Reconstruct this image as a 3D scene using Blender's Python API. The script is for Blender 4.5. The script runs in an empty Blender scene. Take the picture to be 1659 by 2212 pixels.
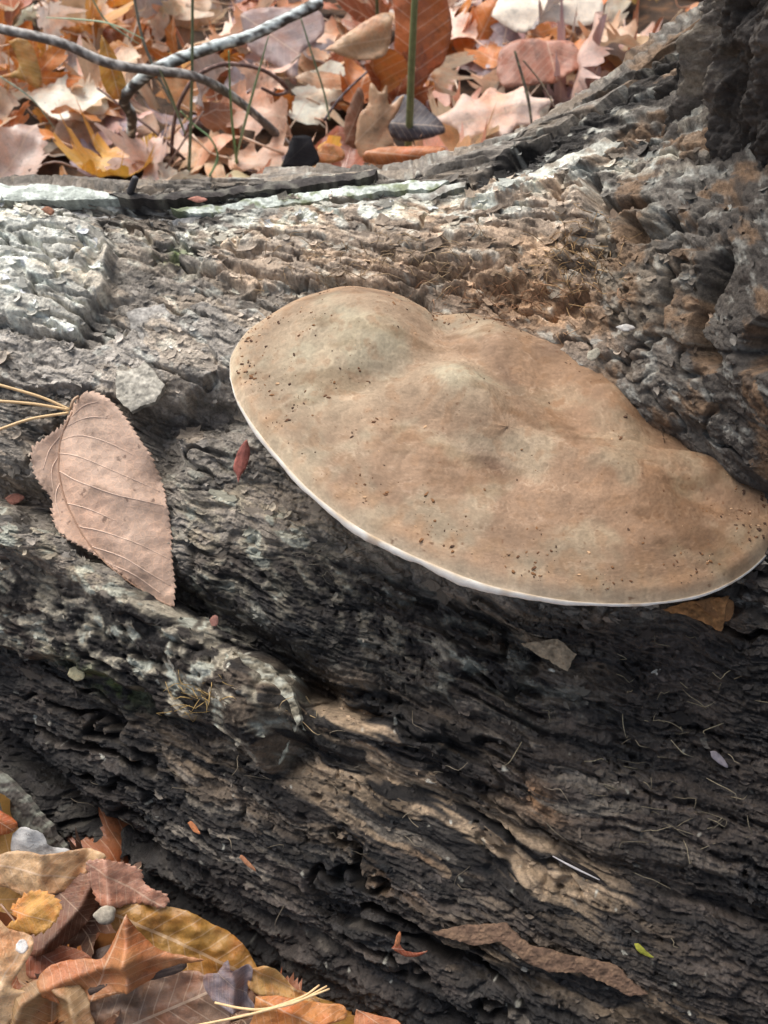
import bpy, bmesh, math, random
import numpy as np
from mathutils import Vector, Matrix
from mathutils.geometry import delaunay_2d_cdt

R = math.radians
scene = bpy.context.scene
col = scene.collection
random.seed(7)
rng = np.random.default_rng(11)

# ------------------------------------------------------------------ camera
CAM_H = 0.5
PITCH = 45.0
VFOV = 50.0
W0, H0 = 1659.0, 2212.0                      # picture units used for measuring
FPX = (H0 / 2) / math.tan(R(VFOV / 2))
cam_d = bpy.data.cameras.new('camera')
cam = bpy.data.objects.new('camera', cam_d)
col.objects.link(cam)
cam.location = (0, 0, CAM_H)
cam.rotation_euler = (R(90 - PITCH), 0, 0)
cam_d.sensor_fit = 'VERTICAL'
cam_d.angle = R(VFOV)
cam_d.clip_start = 0.01
cam_d.clip_end = 200
cam_d.dof.use_dof = True
cam_d.dof.focus_distance = 0.46
cam_d.dof.aperture_fstop = 15.0
scene.camera = cam

# ------------------------------------------------------------------ sky, sun, exposure
SUN_EL, SUN_AZ = 60.0, -40.0                 # azimuth from +y towards +x
world = bpy.data.worlds.new('World')
scene.world = world
world.use_nodes = True
nt = world.node_tree
bg = nt.nodes['Background']
sky = nt.nodes.new('ShaderNodeTexSky')
sky.sky_type = 'NISHITA'
sky.sun_disc = False
sky.sun_elevation = R(SUN_EL)
sky.sun_rotation = R(SUN_AZ)
sky.dust_density = 4.0
sky.air_density = 1.0
hsv = nt.nodes.new('ShaderNodeHueSaturation')       # overcast: the blue is veiled
hsv.inputs['Saturation'].default_value = 0.7
nt.links.new(sky.outputs[0], hsv.inputs['Color'])
nt.links.new(hsv.outputs[0], bg.inputs['Color'])
bg.inputs['Strength'].default_value = 0.07
sun_d = bpy.data.lights.new('sun', 'SUN')
sun_d.energy = 1.25
sun_d.angle = R(50)
sun_d.color = (1.0, 0.985, 0.96)
sun = bpy.data.objects.new('sun', sun_d)
col.objects.link(sun)
dv = Vector((math.sin(R(SUN_AZ)) * math.cos(R(SUN_EL)), math.cos(R(SUN_AZ)) * math.cos(R(SUN_EL)), math.sin(R(SUN_EL))))
sun.rotation_euler = dv.to_track_quat('Z', 'Y').to_euler()
sun.location = dv * 5
vs = scene.view_settings
vs.view_transform = 'Standard'
vs.look = 'None'
vs.exposure = 1.72
vs.gamma = 1.0
vs.use_curve_mapping = False

# ------------------------------------------------------------------ measuring helpers
CP, SP = math.cos(R(PITCH)), math.sin(R(PITCH))
C0 = np.array([0, 0, CAM_H])

def ray(px, py):
    a = (px - W0 / 2) / FPX
    b = (py - H0 / 2) / FPX
    return np.array([a, CP - b * SP, -SP - b * CP])

def at_y(px, py, Y):
    d = ray(px, py)
    return C0 + d * (Y / d[1])

def at_z(px, py, z):
    d = ray(px, py)
    return C0 + d * ((z - CAM_H) / d[2])

def project(P):
    d = P - C0
    depth = d[..., 1] * CP - d[..., 2] * SP
    upc = d[..., 1] * SP + d[..., 2] * CP
    depth = np.maximum(depth, 1e-3)
    return W0 / 2 + FPX * d[..., 0] / depth, H0 / 2 - FPX * upc / depth, depth

# ------------------------------------------------------------------ noise (numpy)
def hsh(ix, iy, k):
    h = (ix.astype(np.int64) * 374761393 + iy.astype(np.int64) * 668265263 + int(k) * 2147483647 + 974711) & 0xffffffff
    h = ((h ^ (h >> 13)) * 1274126177) & 0xffffffff
    h = ((h ^ (h >> 16)) * 2246822519) & 0xffffffff
    h = h ^ (h >> 15)
    return (h & 0xffffff).astype(np.float32) / np.float32(0xffffff)

def noise(x, y, seed=0):
    ix = np.floor(x); iy = np.floor(y)
    fx = (x - ix).astype(np.float32); fy = (y - iy).astype(np.float32)
    ux = fx * fx * fx * (fx * (fx * 6 - 15) + 10)
    uy = fy * fy * fy * (fy * (fy * 6 - 15) + 10)
    def g(dx, dy):
        a = hsh(ix + dx, iy + dy, seed) * np.float32(6.2831853)
        return np.cos(a) * (fx - dx) + np.sin(a) * (fy - dy)
    n0 = g(0, 0); n0 = n0 + (g(1, 0) - n0) * ux
    n1 = g(0, 1); n1 = n1 + (g(1, 1) - n1) * ux
    return (n0 + (n1 - n0) * uy) * 1.4

def fbm(x, y, o=4, seed=0, gain=0.5):
    r = 0; a = 1.0; f = 1.0
    for i in range(o):
        r = r + a * noise(x * f + 17.3 * i, y * f - 9.1 * i, seed + i * 13)
        a *= gain; f *= 2.03
    return r

def ridged(x, y, o=3, seed=0, gain=0.5):
    r = 0; a = 1.0; f = 1.0
    for i in range(o):
        r = r + a * (1 - 2 * np.abs(noise(x * f + 5.7 * i, y * f + 3.3 * i, seed + i * 7)))
        a *= gain; f *= 2.1
    return r

def shingles(x, y, seed, tilt=0.9, rad=0.85, sharp=8):
    """overlapping tilted plates: the highest plate wins"""
    ix = np.floor(x); iy = np.floor(y)
    best = np.full(x.shape, -9.0, np.float32); idr = np.zeros(x.shape, np.float32)
    for dx in (-1, 0, 1):
        for dy in (-1, 0, 1):
            jx = ix + dx; jy = iy + dy
            qx = x - (jx + 0.15 + 0.7 * hsh(jx, jy, seed))
            qy = y - (jy + 0.15 + 0.7 * hsh(jx, jy, seed + 1))
            r1 = hsh(jx, jy, seed + 2); r2 = hsh(jx, jy, seed + 3); r3 = hsh(jx, jy, seed + 4)
            d2 = (qx * qx + qy * qy) / (rad * (0.7 + 0.45 * r3)) ** 2
            hh = r1 + tilt * ((r2 - 0.5) * 1.2 * qx + (r3 - 0.8) * qy) - d2 ** (sharp / 2) * 1.5
            m = hh > best
            best = np.where(m, hh, best); idr = np.where(m, hsh(jx, jy, seed + 9), idr)
    return np.maximum(best, -0.6), idr

def smooth(a, b, x):
    t = np.clip((x - a) / (b - a), 0, 1)
    return t * t * (3 - 2 * t)

def seg_dist(X, Y, pts, reach=260):
    """distance to a polyline (far points are only told 'far')"""
    X = np.asarray(X); Y = np.asarray(Y)
    px = [p[0] for p in pts]; py = [p[1] for p in pts]
    best = np.full(X.shape, 1e4, np.float32)
    if X.size > 50000:
        m = (X > min(px) - reach) & (X < max(px) + reach) & (Y > min(py) - reach) & (Y < max(py) + reach)
        x, y = X[m], Y[m]
    else:
        m = None; x, y = X, Y
    d2 = np.full(x.shape, 1e8, np.float32)
    for (x0, y0), (x1, y1) in zip(pts[:-1], pts[1:]):
        dx, dy = x1 - x0, y1 - y0
        t = np.clip(((x - x0) * dx + (y - y0) * dy) / (dx * dx + dy * dy + 1e-12), 0, 1)
        d2 = np.minimum(d2, (x - x0 - t * dx) ** 2 + (y - y0 - t * dy) ** 2)
    if m is None: return np.sqrt(d2)
    best[m] = np.sqrt(d2)
    return best

def in_poly(X, Y, pts):
    c = np.zeros(X.shape, bool)
    n = len(pts)
    for i in range(n):
        x0, y0 = pts[i]; x1, y1 = pts[(i + 1) % n]
        if y0 == y1: continue
        m = ((y0 > Y) != (y1 > Y)) & (X < (x1 - x0) * (Y - y0) / (y1 - y0) + x0)
        c ^= m
    return c

def poly_mask(X, Y, pts, soft=8):
    px = [p[0] for p in pts]; py = [p[1] for p in pts]
    out = np.zeros(X.shape, np.float32)
    m = (X > min(px) - soft) & (X < max(px) + soft) & (Y > min(py) - soft) & (Y < max(py) + soft)
    x, y = X[m], Y[m]
    d = seg_dist(x, y, list(pts) + [pts[0]])
    out[m] = smooth(-soft, soft, np.where(in_poly(x, y, pts), d, -d))
    return out

def blob(X, Y, cx, cy, rx, ry, rot=0, p=2):
    c, s = math.cos(R(rot)), math.sin(R(rot))
    qx = ((X - cx) * c + (Y - cy) * s) / rx
    qy = (-(X - cx) * s + (Y - cy) * c) / ry
    return np.exp(-(qx * qx + qy * qy) ** (p / 2))

# ------------------------------------------------------------------ object helpers
def put(o, parent=None, label=None, cat=None, group=None, kind=None):
    col.objects.link(o)
    if parent is not None: o.parent = parent
    if label: o['label'] = label
    if cat: o['category'] = cat
    if group: o['group'] = group
    if kind: o['kind'] = kind
    return o

def empty(name, loc, label, cat, group=None):
    o = bpy.data.objects.new(name, None)
    o.empty_display_size = 0.02
    o.location = loc
    return put(o, None, label, cat, group)

def child_of(o, par):
    o.parent = par
    o.matrix_parent_inverse = Matrix.Translation(-Vector(par.location))
    return o

def grid_mesh(name, P, colr=None, extra=None, closed_u=False):
    """P: (nu, nv, 3)"""
    nu, nv = P.shape[:2]
    me = bpy.data.meshes.new(name)
    me.vertices.add(nu * nv)
    me.vertices.foreach_set('co', P.reshape(-1).astype(np.float32))
    a = np.arange(nu * nv, dtype=np.int32).reshape(nu, nv)
    if closed_u: a = np.vstack([a, a[:1]])
    q = np.stack([a[:-1, :-1], a[1:, :-1], a[1:, 1:], a[:-1, 1:]], -1).reshape(-1)
    nf = len(q) // 4
    me.loops.add(len(q)); me.loops.foreach_set('vertex_index', q)
    me.polygons.add(nf)
    me.polygons.foreach_set('loop_start', np.arange(0, len(q), 4, dtype=np.int32))
    me.polygons.foreach_set('use_smooth', np.ones(nf, bool))
    me.update(calc_edges=True)
    vcol(me, colr)
    if extra is not None:
        at = me.attributes.new('wet', 'FLOAT', 'POINT')
        at.data.foreach_set('value', extra.reshape(-1).astype(np.float32))
    return me

def vcol(me, colr):
    if colr is None: return
    at = me.attributes.new('Col', 'FLOAT_COLOR', 'POINT')
    c = np.ones((len(me.vertices), 4), np.float32)
    c[:, :3] = np.asarray(colr).reshape(-1, 3)
    at.data.foreach_set('color', c.reshape(-1))

def py_mesh(name, V, F, colr=None, smooth_=True):
    me = bpy.data.meshes.new(name)
    me.from_pydata([tuple(v) for v in V], [], F)
    me.polygons.foreach_set('use_smooth', [smooth_] * len(me.polygons))
    vcol(me, colr)
    me.update()
    return me

def catmull(pts, n):
    pts = np.asarray(pts, float)
    if len(pts) == 2: return pts[0] + (pts[1] - pts[0]) * np.linspace(0, 1, n)[:, None]
    P = np.vstack([2 * pts[0] - pts[1], pts, 2 * pts[-1] - pts[-2]])
    t = np.linspace(0, len(pts) - 1, n); i = np.minimum(t.astype(int), len(pts) - 2); f = (t - i)[:, None]
    p0, p1, p2, p3 = P[i], P[i + 1], P[i + 2], P[i + 3]
    return 0.5 * (2 * p1 + (p2 - p0) * f + (2 * p0 - 5 * p1 + 4 * p2 - p3) * f ** 2 + (3 * p1 - p0 - 3 * p2 + p3) * f ** 3)

def tube(pts, rad, n=24, sides=7, rough=0.0, seed=0, flat=1.0, closed_tip=True):
    """tapered tube through pts (world); rad is scalar or list"""
    C = catmull(pts, n)
    rr = np.interp(np.linspace(0, 1, n), np.linspace(0, 1, len(np.atleast_1d(rad))), np.atleast_1d(rad)) if np.ndim(rad) else np.full(n, rad)
    T = np.gradient(C, axis=0); T /= np.linalg.norm(T, axis=1)[:, None] + 1e-12
    ref = np.array([0.31, 0.2, 0.93]); 
    if abs(T[n // 2] @ ref) > 0.9: ref = np.array([0.9, -0.3, 0.2])
    A = np.cross(T, ref); A /= np.linalg.norm(A, axis=1)[:, None] + 1e-12
    B = np.cross(T, A)
    th = np.linspace(0, 2 * math.pi, sides, endpoint=False)
    g = np.random.default_rng(seed)
    k = 1 + rough * g.normal(size=(n, sides))
    V = C[:, None, :] + (rr[:, None] * k)[..., None] * (np.cos(th)[None, :, None] * A[:, None, :] + flat * np.sin(th)[None, :, None] * B[:, None, :])
    V = V.reshape(-1, 3)
    F = [(i * sides + j, i * sides + (j + 1) % sides, (i + 1) * sides + (j + 1) % sides, (i + 1) * sides + j) for i in range(n - 1) for j in range(sides)]
    F.append(tuple(range(sides - 1, -1, -1))); F.append(tuple(range((n - 1) * sides, n * sides)))
    return V, F

# ------------------------------------------------------------------ materials
def new_mat(name):
    m = bpy.data.materials.new(name); m.use_nodes = True
    return m, m.node_tree, m.node_tree.nodes['Principled BSDF']

def N(t, typ, **kw):
    n = t.nodes.new(typ)
    for k, v in kw.items(): setattr(n, k, v)
    return n

def ramp(t, stops):
    r = t.nodes.new('ShaderNodeValToRGB')
    e = r.color_ramp.elements
    while len(e) < len(stops): e.new(0.5)
    for q, (p, c) in zip(e, stops):
        q.position = p; q.color = (*c, 1) if len(c) == 3 else c
    return r

def mix(t, a, b, fac, blend='MIX'):
    n = t.nodes.new('ShaderNodeMix'); n.data_type = 'RGBA'; n.blend_type = blend
    for s, v in ((6, a), (7, b), (0, fac)):
        if hasattr(v, 'is_linked') or hasattr(v, 'links'): t.links.new(v, n.inputs[s])
        elif s == 0: n.inputs[0].default_value = v
        else: n.inputs[s].default_value = (*v, 1) if len(v) == 3 else v
    return n.outputs[2]

def noise_tex(t, vec, scale, detail=5, rough=0.6):
    n = t.nodes.new('ShaderNodeTexNoise')
    n.inputs['Scale'].default_value = scale; n.inputs['Detail'].default_value = detail; n.inputs['Roughness'].default_value = rough
    if vec is not None: t.links.new(vec, n.inputs['Vector'])
    return n.outputs['Fac']

def gray(v): return (v, v, v)

def wood_material():
    m, t, b = new_mat('bark_and_wood')
    at = N(t, 'ShaderNodeVertexColor', layer_name='Col')
    tc = N(t, 'ShaderNodeTexCoord')
    n1 = noise_tex(t, tc.outputs['Object'], 420, 6, 0.7)
    r1 = ramp(t, [(0.3, gray(0.55)), (0.5, gray(1.0)), (0.72, gray(1.5))])
    t.links.new(n1, r1.inputs[0])
    c = mix(t, at.outputs['Color'], r1.outputs[0], 1.0, 'MULTIPLY')
    t.links.new(c, b.inputs['Base Color'])
    wa = N(t, 'ShaderNodeAttribute', attribute_name='wet')
    mr = N(t, 'ShaderNodeMapRange')
    mr.inputs['To Min'].default_value = 0.92; mr.inputs['To Max'].default_value = 0.27
    t.links.new(wa.outputs['Fac'], mr.inputs['Value'])
    t.links.new(mr.outputs[0], b.inputs['Roughness'])
    b.inputs['Specular IOR Level'].default_value = 0.3
    n2 = noise_tex(t, tc.outputs['Object'], 900, 4, 0.7)
    bp = N(t, 'ShaderNodeBump'); bp.inputs['Strength'].default_value = 0.9; bp.inputs['Distance'].default_value = 0.0010
    t.links.new(n2, bp.inputs['Height']); t.links.new(bp.outputs[0], b.inputs['Normal'])
    return m

def vcol_material(name, rough=0.85, spec=0.3, nscale=600, lo=0.7, hi=1.3, bump=0.4):
    m, t, b = new_mat(name)
    at = N(t, 'ShaderNodeVertexColor', layer_name='Col')
    tc = N(t, 'ShaderNodeTexCoord')
    n1 = noise_tex(t, tc.outputs['Object'], nscale, 5, 0.65)
    r1 = ramp(t, [(0.3, gray(lo)), (0.7, gray(hi))]); t.links.new(n1, r1.inputs[0])
    t.links.new(mix(t, at.outputs['Color'], r1.outputs[0], 1.0, 'MULTIPLY'), b.inputs['Base Color'])
    b.inputs['Roughness'].default_value = rough; b.inputs['Specular IOR Level'].default_value = spec
    bp = N(t, 'ShaderNodeBump'); bp.inputs['Strength'].default_value = bump; bp.inputs['Distance'].default_value = 0.0006
    t.links.new(n1, bp.inputs['Height']); t.links.new(bp.outputs[0], b.inputs['Normal'])
    return m

def obj_material(name, rough=0.8, spec=0.3, nscale=500, lo=0.6, hi=1.35, bump=0.5):
    """colour from the object's own colour"""
    m, t, b = new_mat(name)
    oi = N(t, 'ShaderNodeObjectInfo'); tc = N(t, 'ShaderNodeTexCoord')
    n1 = noise_tex(t, tc.outputs['Object'], nscale, 5, 0.65)
    r1 = ramp(t, [(0.3, gray(lo)), (0.7, gray(hi))]); t.links.new(n1, r1.inputs[0])
    t.links.new(mix(t, oi.outputs['Color'], r1.outputs[0], 1.0, 'MULTIPLY'), b.inputs['Base Color'])
    b.inputs['Roughness'].default_value = rough; b.inputs['Specular IOR Level'].default_value = spec
    bp = N(t, 'ShaderNodeBump'); bp.inputs['Strength'].default_value = bump; bp.inputs['Distance'].default_value = 0.0008
    t.links.new(n1, bp.inputs['Height']); t.links.new(bp.outputs[0], b.inputs['Normal'])
    return m

def leaf_material(name, rough=0.45, veins='pinnate', spec=0.45, nv=9.0, vein_mix=0.55):
    """UV: x along the midrib 0..1, y across in the same unit"""
    m, t, b = new_mat(name)
    oi = N(t, 'ShaderNodeObjectInfo'); tc = N(t, 'ShaderNodeTexCoord')
    uv = N(t, 'ShaderNodeSeparateXYZ'); t.links.new(tc.outputs['UV'], uv.inputs[0])
    def M(op, a, b_=None, c_=None):
        n = N(t, 'ShaderNodeMath', operation=op)
        for i, v in enumerate((a, b_, c_)):
            if v is None: continue
            if isinstance(v, (int, float)): n.inputs[i].default_value = v
            else: t.links.new(v, n.inputs[i])
        return n.outputs[0]
    u, v = uv.outputs[0], uv.outputs[1]
    if veins == 'pinnate':
        av = M('ABSOLUTE', v)
        mid = M('LESS_THAN', av, 0.009)
        ph = M('SUBTRACT', u, M('MULTIPLY', av, 0.75))
        fr = M('ABSOLUTE', M('SUBTRACT', M('FRACT', M('MULTIPLY', ph, nv)), 0.5))
        side = M('LESS_THAN', fr, 0.045)
        vein = M('MAXIMUM', mid, M('MULTIPLY', side, 0.6))
    else:
        vein = None
        for a, w in ((0, 0.009), (0.75, 0.008), (-0.75, 0.008), (1.55, 0.007), (-1.55, 0.007)):
            d = M('ABSOLUTE', M('SUBTRACT', M('MULTIPLY', u, math.sin(a)), M('MULTIPLY', v, math.cos(a))))
            f = M('ADD', M('MULTIPLY', u, math.cos(a)), M('MULTIPLY', v, math.sin(a)))
            l = M('MULTIPLY', M('LESS_THAN', d, w), M('GREATER_THAN', f, 0.0))
            ph = M('SUBTRACT', f, M('MULTIPLY', d, 0.9))
            fr = M('ABSOLUTE', M('SUBTRACT', M('FRACT', M('MULTIPLY', ph, 7.0)), 0.5))
            s = M('MULTIPLY', M('MULTIPLY', M('LESS_THAN', fr, 0.05), M('LESS_THAN', d, 0.13)), M('GREATER_THAN', f, 0.05))
            l = M('MAXIMUM', l, M('MULTIPLY', s, 0.45))
            vein = l if vein is None else M('MAXIMUM', vein, l)
    vadd = N(t, 'ShaderNodeVectorMath', operation='ADD'); t.links.new(tc.outputs['UV'], vadd.inputs[0])
    vm = N(t, 'ShaderNodeVectorMath', operation='SCALE'); t.links.new(oi.outputs['Location'], vm.inputs[0]); vm.inputs['Scale'].default_value = 37.0
    t.links.new(vm.outputs[0], vadd.inputs[1])
    lc = vadd.outputs[0]
    n1 = noise_tex(t, lc, 5.5, 7, 0.68)
    r1 = ramp(t, [(0.28, gray(0.38)), (0.46, gray(0.95)), (0.6, gray(1.1)), (0.75, gray(1.4))]); t.links.new(n1, r1.inputs[0])
    c = mix(t, oi.outputs['Color'], r1.outputs[0], 0.85, 'MULTIPLY')
    n4 = noise_tex(t, lc, 2.6, 4, 0.6)
    r4 = ramp(t, [(0.45, gray(0)), (0.68, gray(1))]); t.links.new(n4, r4.inputs[0])
    c = mix(t, c, mix(t, c, (1.05, .62, .38), 1.0, 'MULTIPLY'), M('MULTIPLY', r4.outputs[0], 0.7 if vein_mix > .1 else 0.18))
    n3 = noise_tex(t, lc, 19, 3, 0.5)
    r3 = ramp(t, [(0.68, gray(0)), (0.73, gray(1))]); t.links.new(n3, r3.inputs[0])
    c = mix(t, c, (0.06, 0.03, 0.018), M('MULTIPLY', r3.outputs[0], 0.6))
    vo = N(t, 'ShaderNodeTexVoronoi', feature='DISTANCE_TO_EDGE'); vo.inputs['Scale'].default_value = 34.0
    t.links.new(lc, vo.inputs['Vector'])
    net = M('LESS_THAN', vo.outputs['Distance'], 0.07)
    c = mix(t, c, mix(t, c, (1.25, 1.2, 1.12), 1.0, 'MULTIPLY'), M('MULTIPLY', net, 0.5))
    c = mix(t, c, mix(t, c, (.72, .54, .38), 0.5), M('MULTIPLY', vein, vein_mix * 1.6))
    t.links.new(c, b.inputs['Base Color'])
    rr_ = N(t, 'ShaderNodeMapRange'); rr_.inputs['To Min'].default_value = rough - .14; rr_.inputs['To Max'].default_value = rough + .2
    t.links.new(n1, rr_.inputs['Value']); t.links.new(rr_.outputs[0], b.inputs['Roughness'])
    b.inputs['Specular IOR Level'].default_value = spec
    n2 = noise_tex(t, lc, 24, 6, 0.65)
    hgt = M('ADD', M('ADD', M('MULTIPLY', n2, 0.9), M('MULTIPLY', vein, 0.5)), M('MULTIPLY', net, 0.12))
    bp = N(t, 'ShaderNodeBump'); bp.inputs['Strength'].default_value = 0.5; bp.inputs['Distance'].default_value = 0.0016
    t.links.new(hgt, bp.inputs['Height']); t.links.new(bp.outputs[0], b.inputs['Normal'])
    tr = N(t, 'ShaderNodeBsdfTranslucent'); t.links.new(c, tr.inputs['Color']); t.links.new(bp.outputs[0], tr.inputs['Normal'])
    ms = N(t, 'ShaderNodeMixShader'); ms.inputs[0].default_value = 0.22
    out = t.nodes['Material Output']
    t.links.new(b.outputs[0], ms.inputs[1]); t.links.new(tr.outputs[0], ms.inputs[2]); t.links.new(ms.outputs[0], out.inputs['Surface'])
    return m

M_WOOD = wood_material()
M_FLAKE = obj_material('bark_flake', 0.9, 0.25, 400, 0.55, 1.4, 0.8)
M_STUFF = vcol_material('bark_crumbs', 0.9, 0.3)
M_LEAF_P = leaf_material('dead_leaf_pinnate', 0.33, 'pinnate', .6)
M_LEAF_M = leaf_material('dead_leaf_palmate', 0.42, 'palmate')
M_LEAF_H = leaf_material('dead_leaf_matte', 0.62, 'pinnate', 0.3, 9.0, 0.05)
M_NEEDLE = obj_material('dry_needle', 0.5, 0.4, 300, 0.8, 1.2, 0.2)
M_STEM = obj_material('green_stem', 0.5, 0.4, 150, 0.7, 1.3, 0.2)
M_TWIG = vcol_material('lichen_twig', 0.9, 0.3, 300, 0.6, 1.4, 0.8)

# ------------------------------------------------------------------ ground
def ground():
    g = np.concatenate([-np.geomspace(14, 0.5, 40), np.linspace(-0.48, 0.48, 60), np.geomspace(0.5, 14, 40)])
    X, Y = np.meshgrid(g, g + 0.6, indexing='ij')
    Z = 0.012 * fbm(X * 9, Y * 9, 4, 3) - 0.02 + 0.03 * noise(X * 1.3, Y * 1.3, 5)
    Z = np.where(np.hypot(X, Y - 0.5) > 3, Z * 1.5, Z)
    me = grid_mesh('ground', np.stack([X, Y, Z], -1))
    m, t, b = new_mat('forest_soil')
    tc = N(t, 'ShaderNodeTexCoord')
    n1 = noise_tex(t, tc.outputs['Object'], 30, 8, 0.7)
    r = ramp(t, [(0.3, (0.02, 0.014, 0.009)), (0.5, (0.07, 0.04, 0.022)), (0.65, (0.18, 0.09, 0.04)), (0.8, (0.3, 0.17, 0.09))])
    t.links.new(n1, r.inputs[0]); t.links.new(r.outputs[0], b.inputs['Base Color'])
    b.inputs['Roughness'].default_value = 0.9
    bp = N(t, 'ShaderNodeBump'); bp.inputs['Distance'].default_value = 0.01
    t.links.new(n1, bp.inputs['Height']); t.links.new(bp.outputs[0], b.inputs['Normal'])
    me.materials.append(m)
    put(bpy.data.objects.new('ground', me), kind='structure')
ground()

# ------------------------------------------------------------------ the log
LOG = empty('fallen_log', (0, 0.4, 0), 'rotting grey-brown log with flaking bark and dark wet wood carrying the bracket fungus', 'log')

# control points: per column px, list of (py, z) from the foot to the top edge
COLS = [
 (-900, [(1480, -.03), (1400, .02), (1290, .045), (1180, .07), (1050, .095), (940, .115), (820, .135), (680, .155), (500, .172), (420, .18)]),
 (-300, [(1690, -.03), (1590, .025), (1470, .05), (1310, .08), (1140, .108), (1010, .128), (860, .149), (700, .168), (490, .188), (400, .197)]),
 (0,    [(1850, -.03), (1740, .025), (1590, .052), (1400, .085), (1200, .114), (1060, .135), (900, .156), (720, .176), (480, .196), (388, .206)]),
 (300,  [(2010, -.03), (1880, .025), (1710, .055), (1500, .086), (1270, .112), (1100, .135), (910, .158), (710, .179), (490, .199), (392, .209)]),
 (600,  [(2170, -.03), (2020, .026), (1830, .056), (1600, .086), (1350, .114), (1150, .138), (920, .163), (700, .186), (480, .204), (372, .214)]),
 (900,  [(2340, -.03), (2160, .028), (1940, .058), (1690, .088), (1420, .116), (1190, .143), (930, .172), (690, .200), (470, .214), (358, .222)]),
 (1200, [(2500, -.03), (2290, .03), (2050, .06), (1790, .09), (1500, .12), (1250, .150), (990, .180), (735, .209), (450, .232), (268, .243)]),
 (1500, [(2640, -.03), (2400, .03), (2150, .062), (1880, .092), (1590, .122), (1330, .156), (1120, .186), (930, .212), (520, .262), (90, .292)]),
 (1800, [(2760, -.03), (2500, .03), (2250, .063), (1980, .094), (1690, .125), (1440, .160), (1240, .190), (1060, .214), (640, .28), (-60, .32)]),
 (2400, [(2900, -.03), (2650, .03), (2400, .064), (2130, .096), (1840, .128), (1600, .164), (1380, .195), (1160, .222), (760, .29), (60, .33)]),
]
ctrl = []
for px, rows in COLS:
    c = [at_z(px, py, z) for py, z in rows]
    top = c[-1]
    k = top[2] / 0.21
    c.append(top + np.array([0, .030, -.006]))
    c.append(top + np.array([0, .070 * k, -.045 * k]))
    c.append(np.array([top[0], top[1] + .10 * k, -.04]))
    ctrl.append(c)
ctrl = np.array(ctrl)                      # (10, 13, 3)

def interp_axis(A, t, axis):
    A = np.moveaxis(A, axis, 0)
    n = A.shape[0]
    P = np.concatenate([2 * A[:1] - A[1:2], A, 2 * A[-1:] - A[-2:-1]])
    i = np.clip(np.floor(t).astype(int), 0, n - 2); f = (t - i).reshape((-1,) + (1,) * (A.ndim - 1))
    p0, p1, p2, p3 = P[i], P[i + 1], P[i + 2], P[i + 3]
    r = 0.5 * (2 * p1 + (p2 - p0) * f + (2 * p0 - 5 * p1 + 4 * p2 - p3) * f ** 2 + (3 * p1 - p0 - 3 * p2 + p3) * f ** 3)
    return np.moveaxis(r, 0, axis)

tu = np.concatenate([np.linspace(0, 1.85, 60, endpoint=False), np.linspace(1.85, 7.75, 900, endpoint=False), np.linspace(7.75, 9, 50)])
tv = np.concatenate([np.linspace(0, 0.4, 12, endpoint=False), np.linspace(0.4, 8.4, 880, endpoint=False), np.linspace(8.4, 9.7, 190, endpoint=False), np.linspace(9.7, 12, 30)])
BASE = interp_axis(interp_axis(ctrl, tu, 0), tv, 1)          # (nu, nv, 3)
Pu = np.gradient(BASE, axis=0); Pv = np.gradient(BASE, axis=1)
NRM = np.cross(Pu, Pv); NRM /= np.linalg.norm(NRM, axis=-1, keepdims=True) + 1e-12
S = np.cumsum(np.linalg.norm(Pu, axis=-1), axis=0).astype(np.float32)
S -= S[480:481]
T = np.cumsum(np.linalg.norm(Pv, axis=-1), axis=1).astype(np.float32)
PX, PY, _ = project(BASE)
back = np.broadcast_to((tv > 9.15)[None, :], PX.shape)
PY = np.where(back, -400, PY).astype(np.float32); PX = PX.astype(np.float32)
# ragged edges for every mask
wx = 14 * fbm(S * 60, T * 60, 4, 21) ; wy = 14 * fbm(S * 60, T * 60, 4, 31)
X, Y = PX + wx, PY + wy
Xg = PX + 9 * fbm(S * 26, T * 70, 2, 33); Yg = PY + 9 * fbm(S * 26, T * 70, 2, 34) + 2.5 * noise(S * 160, T * 260, 35)
# barky (above) against bare wet wood (below): border line in the picture
bl = np.interp(X, [-900, 0, 250, 500, 700, 1000, 1300, 1660, 2600], [1000, 1180, 1330, 1180, 1200, 1300, 1330, 1330, 1500])
bark = smooth(60, -60, Y - bl).astype(np.float32)
wood = 1 - bark
s_w = S + .004 * noise(S * 45, T * 45, 41); t_w = T + .004 * noise(S * 45, T * 45, 42) + .010 * noise(S * 7, T * 9, 43)

D = np.zeros(PX.shape, np.float32)
# broad lumps; quieter where the fungus grows out
calm = 1 - .5 * np.exp(-(seg_dist(PX, PY, [(900, 680), (1060, 715), (1200, 750), (1330, 815), (1450, 910), (1540, 1010), (1680, 1060)]) / 42) ** 2)
D += .0035 * fbm(S * 14, T * 22, 3, 51)
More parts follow.
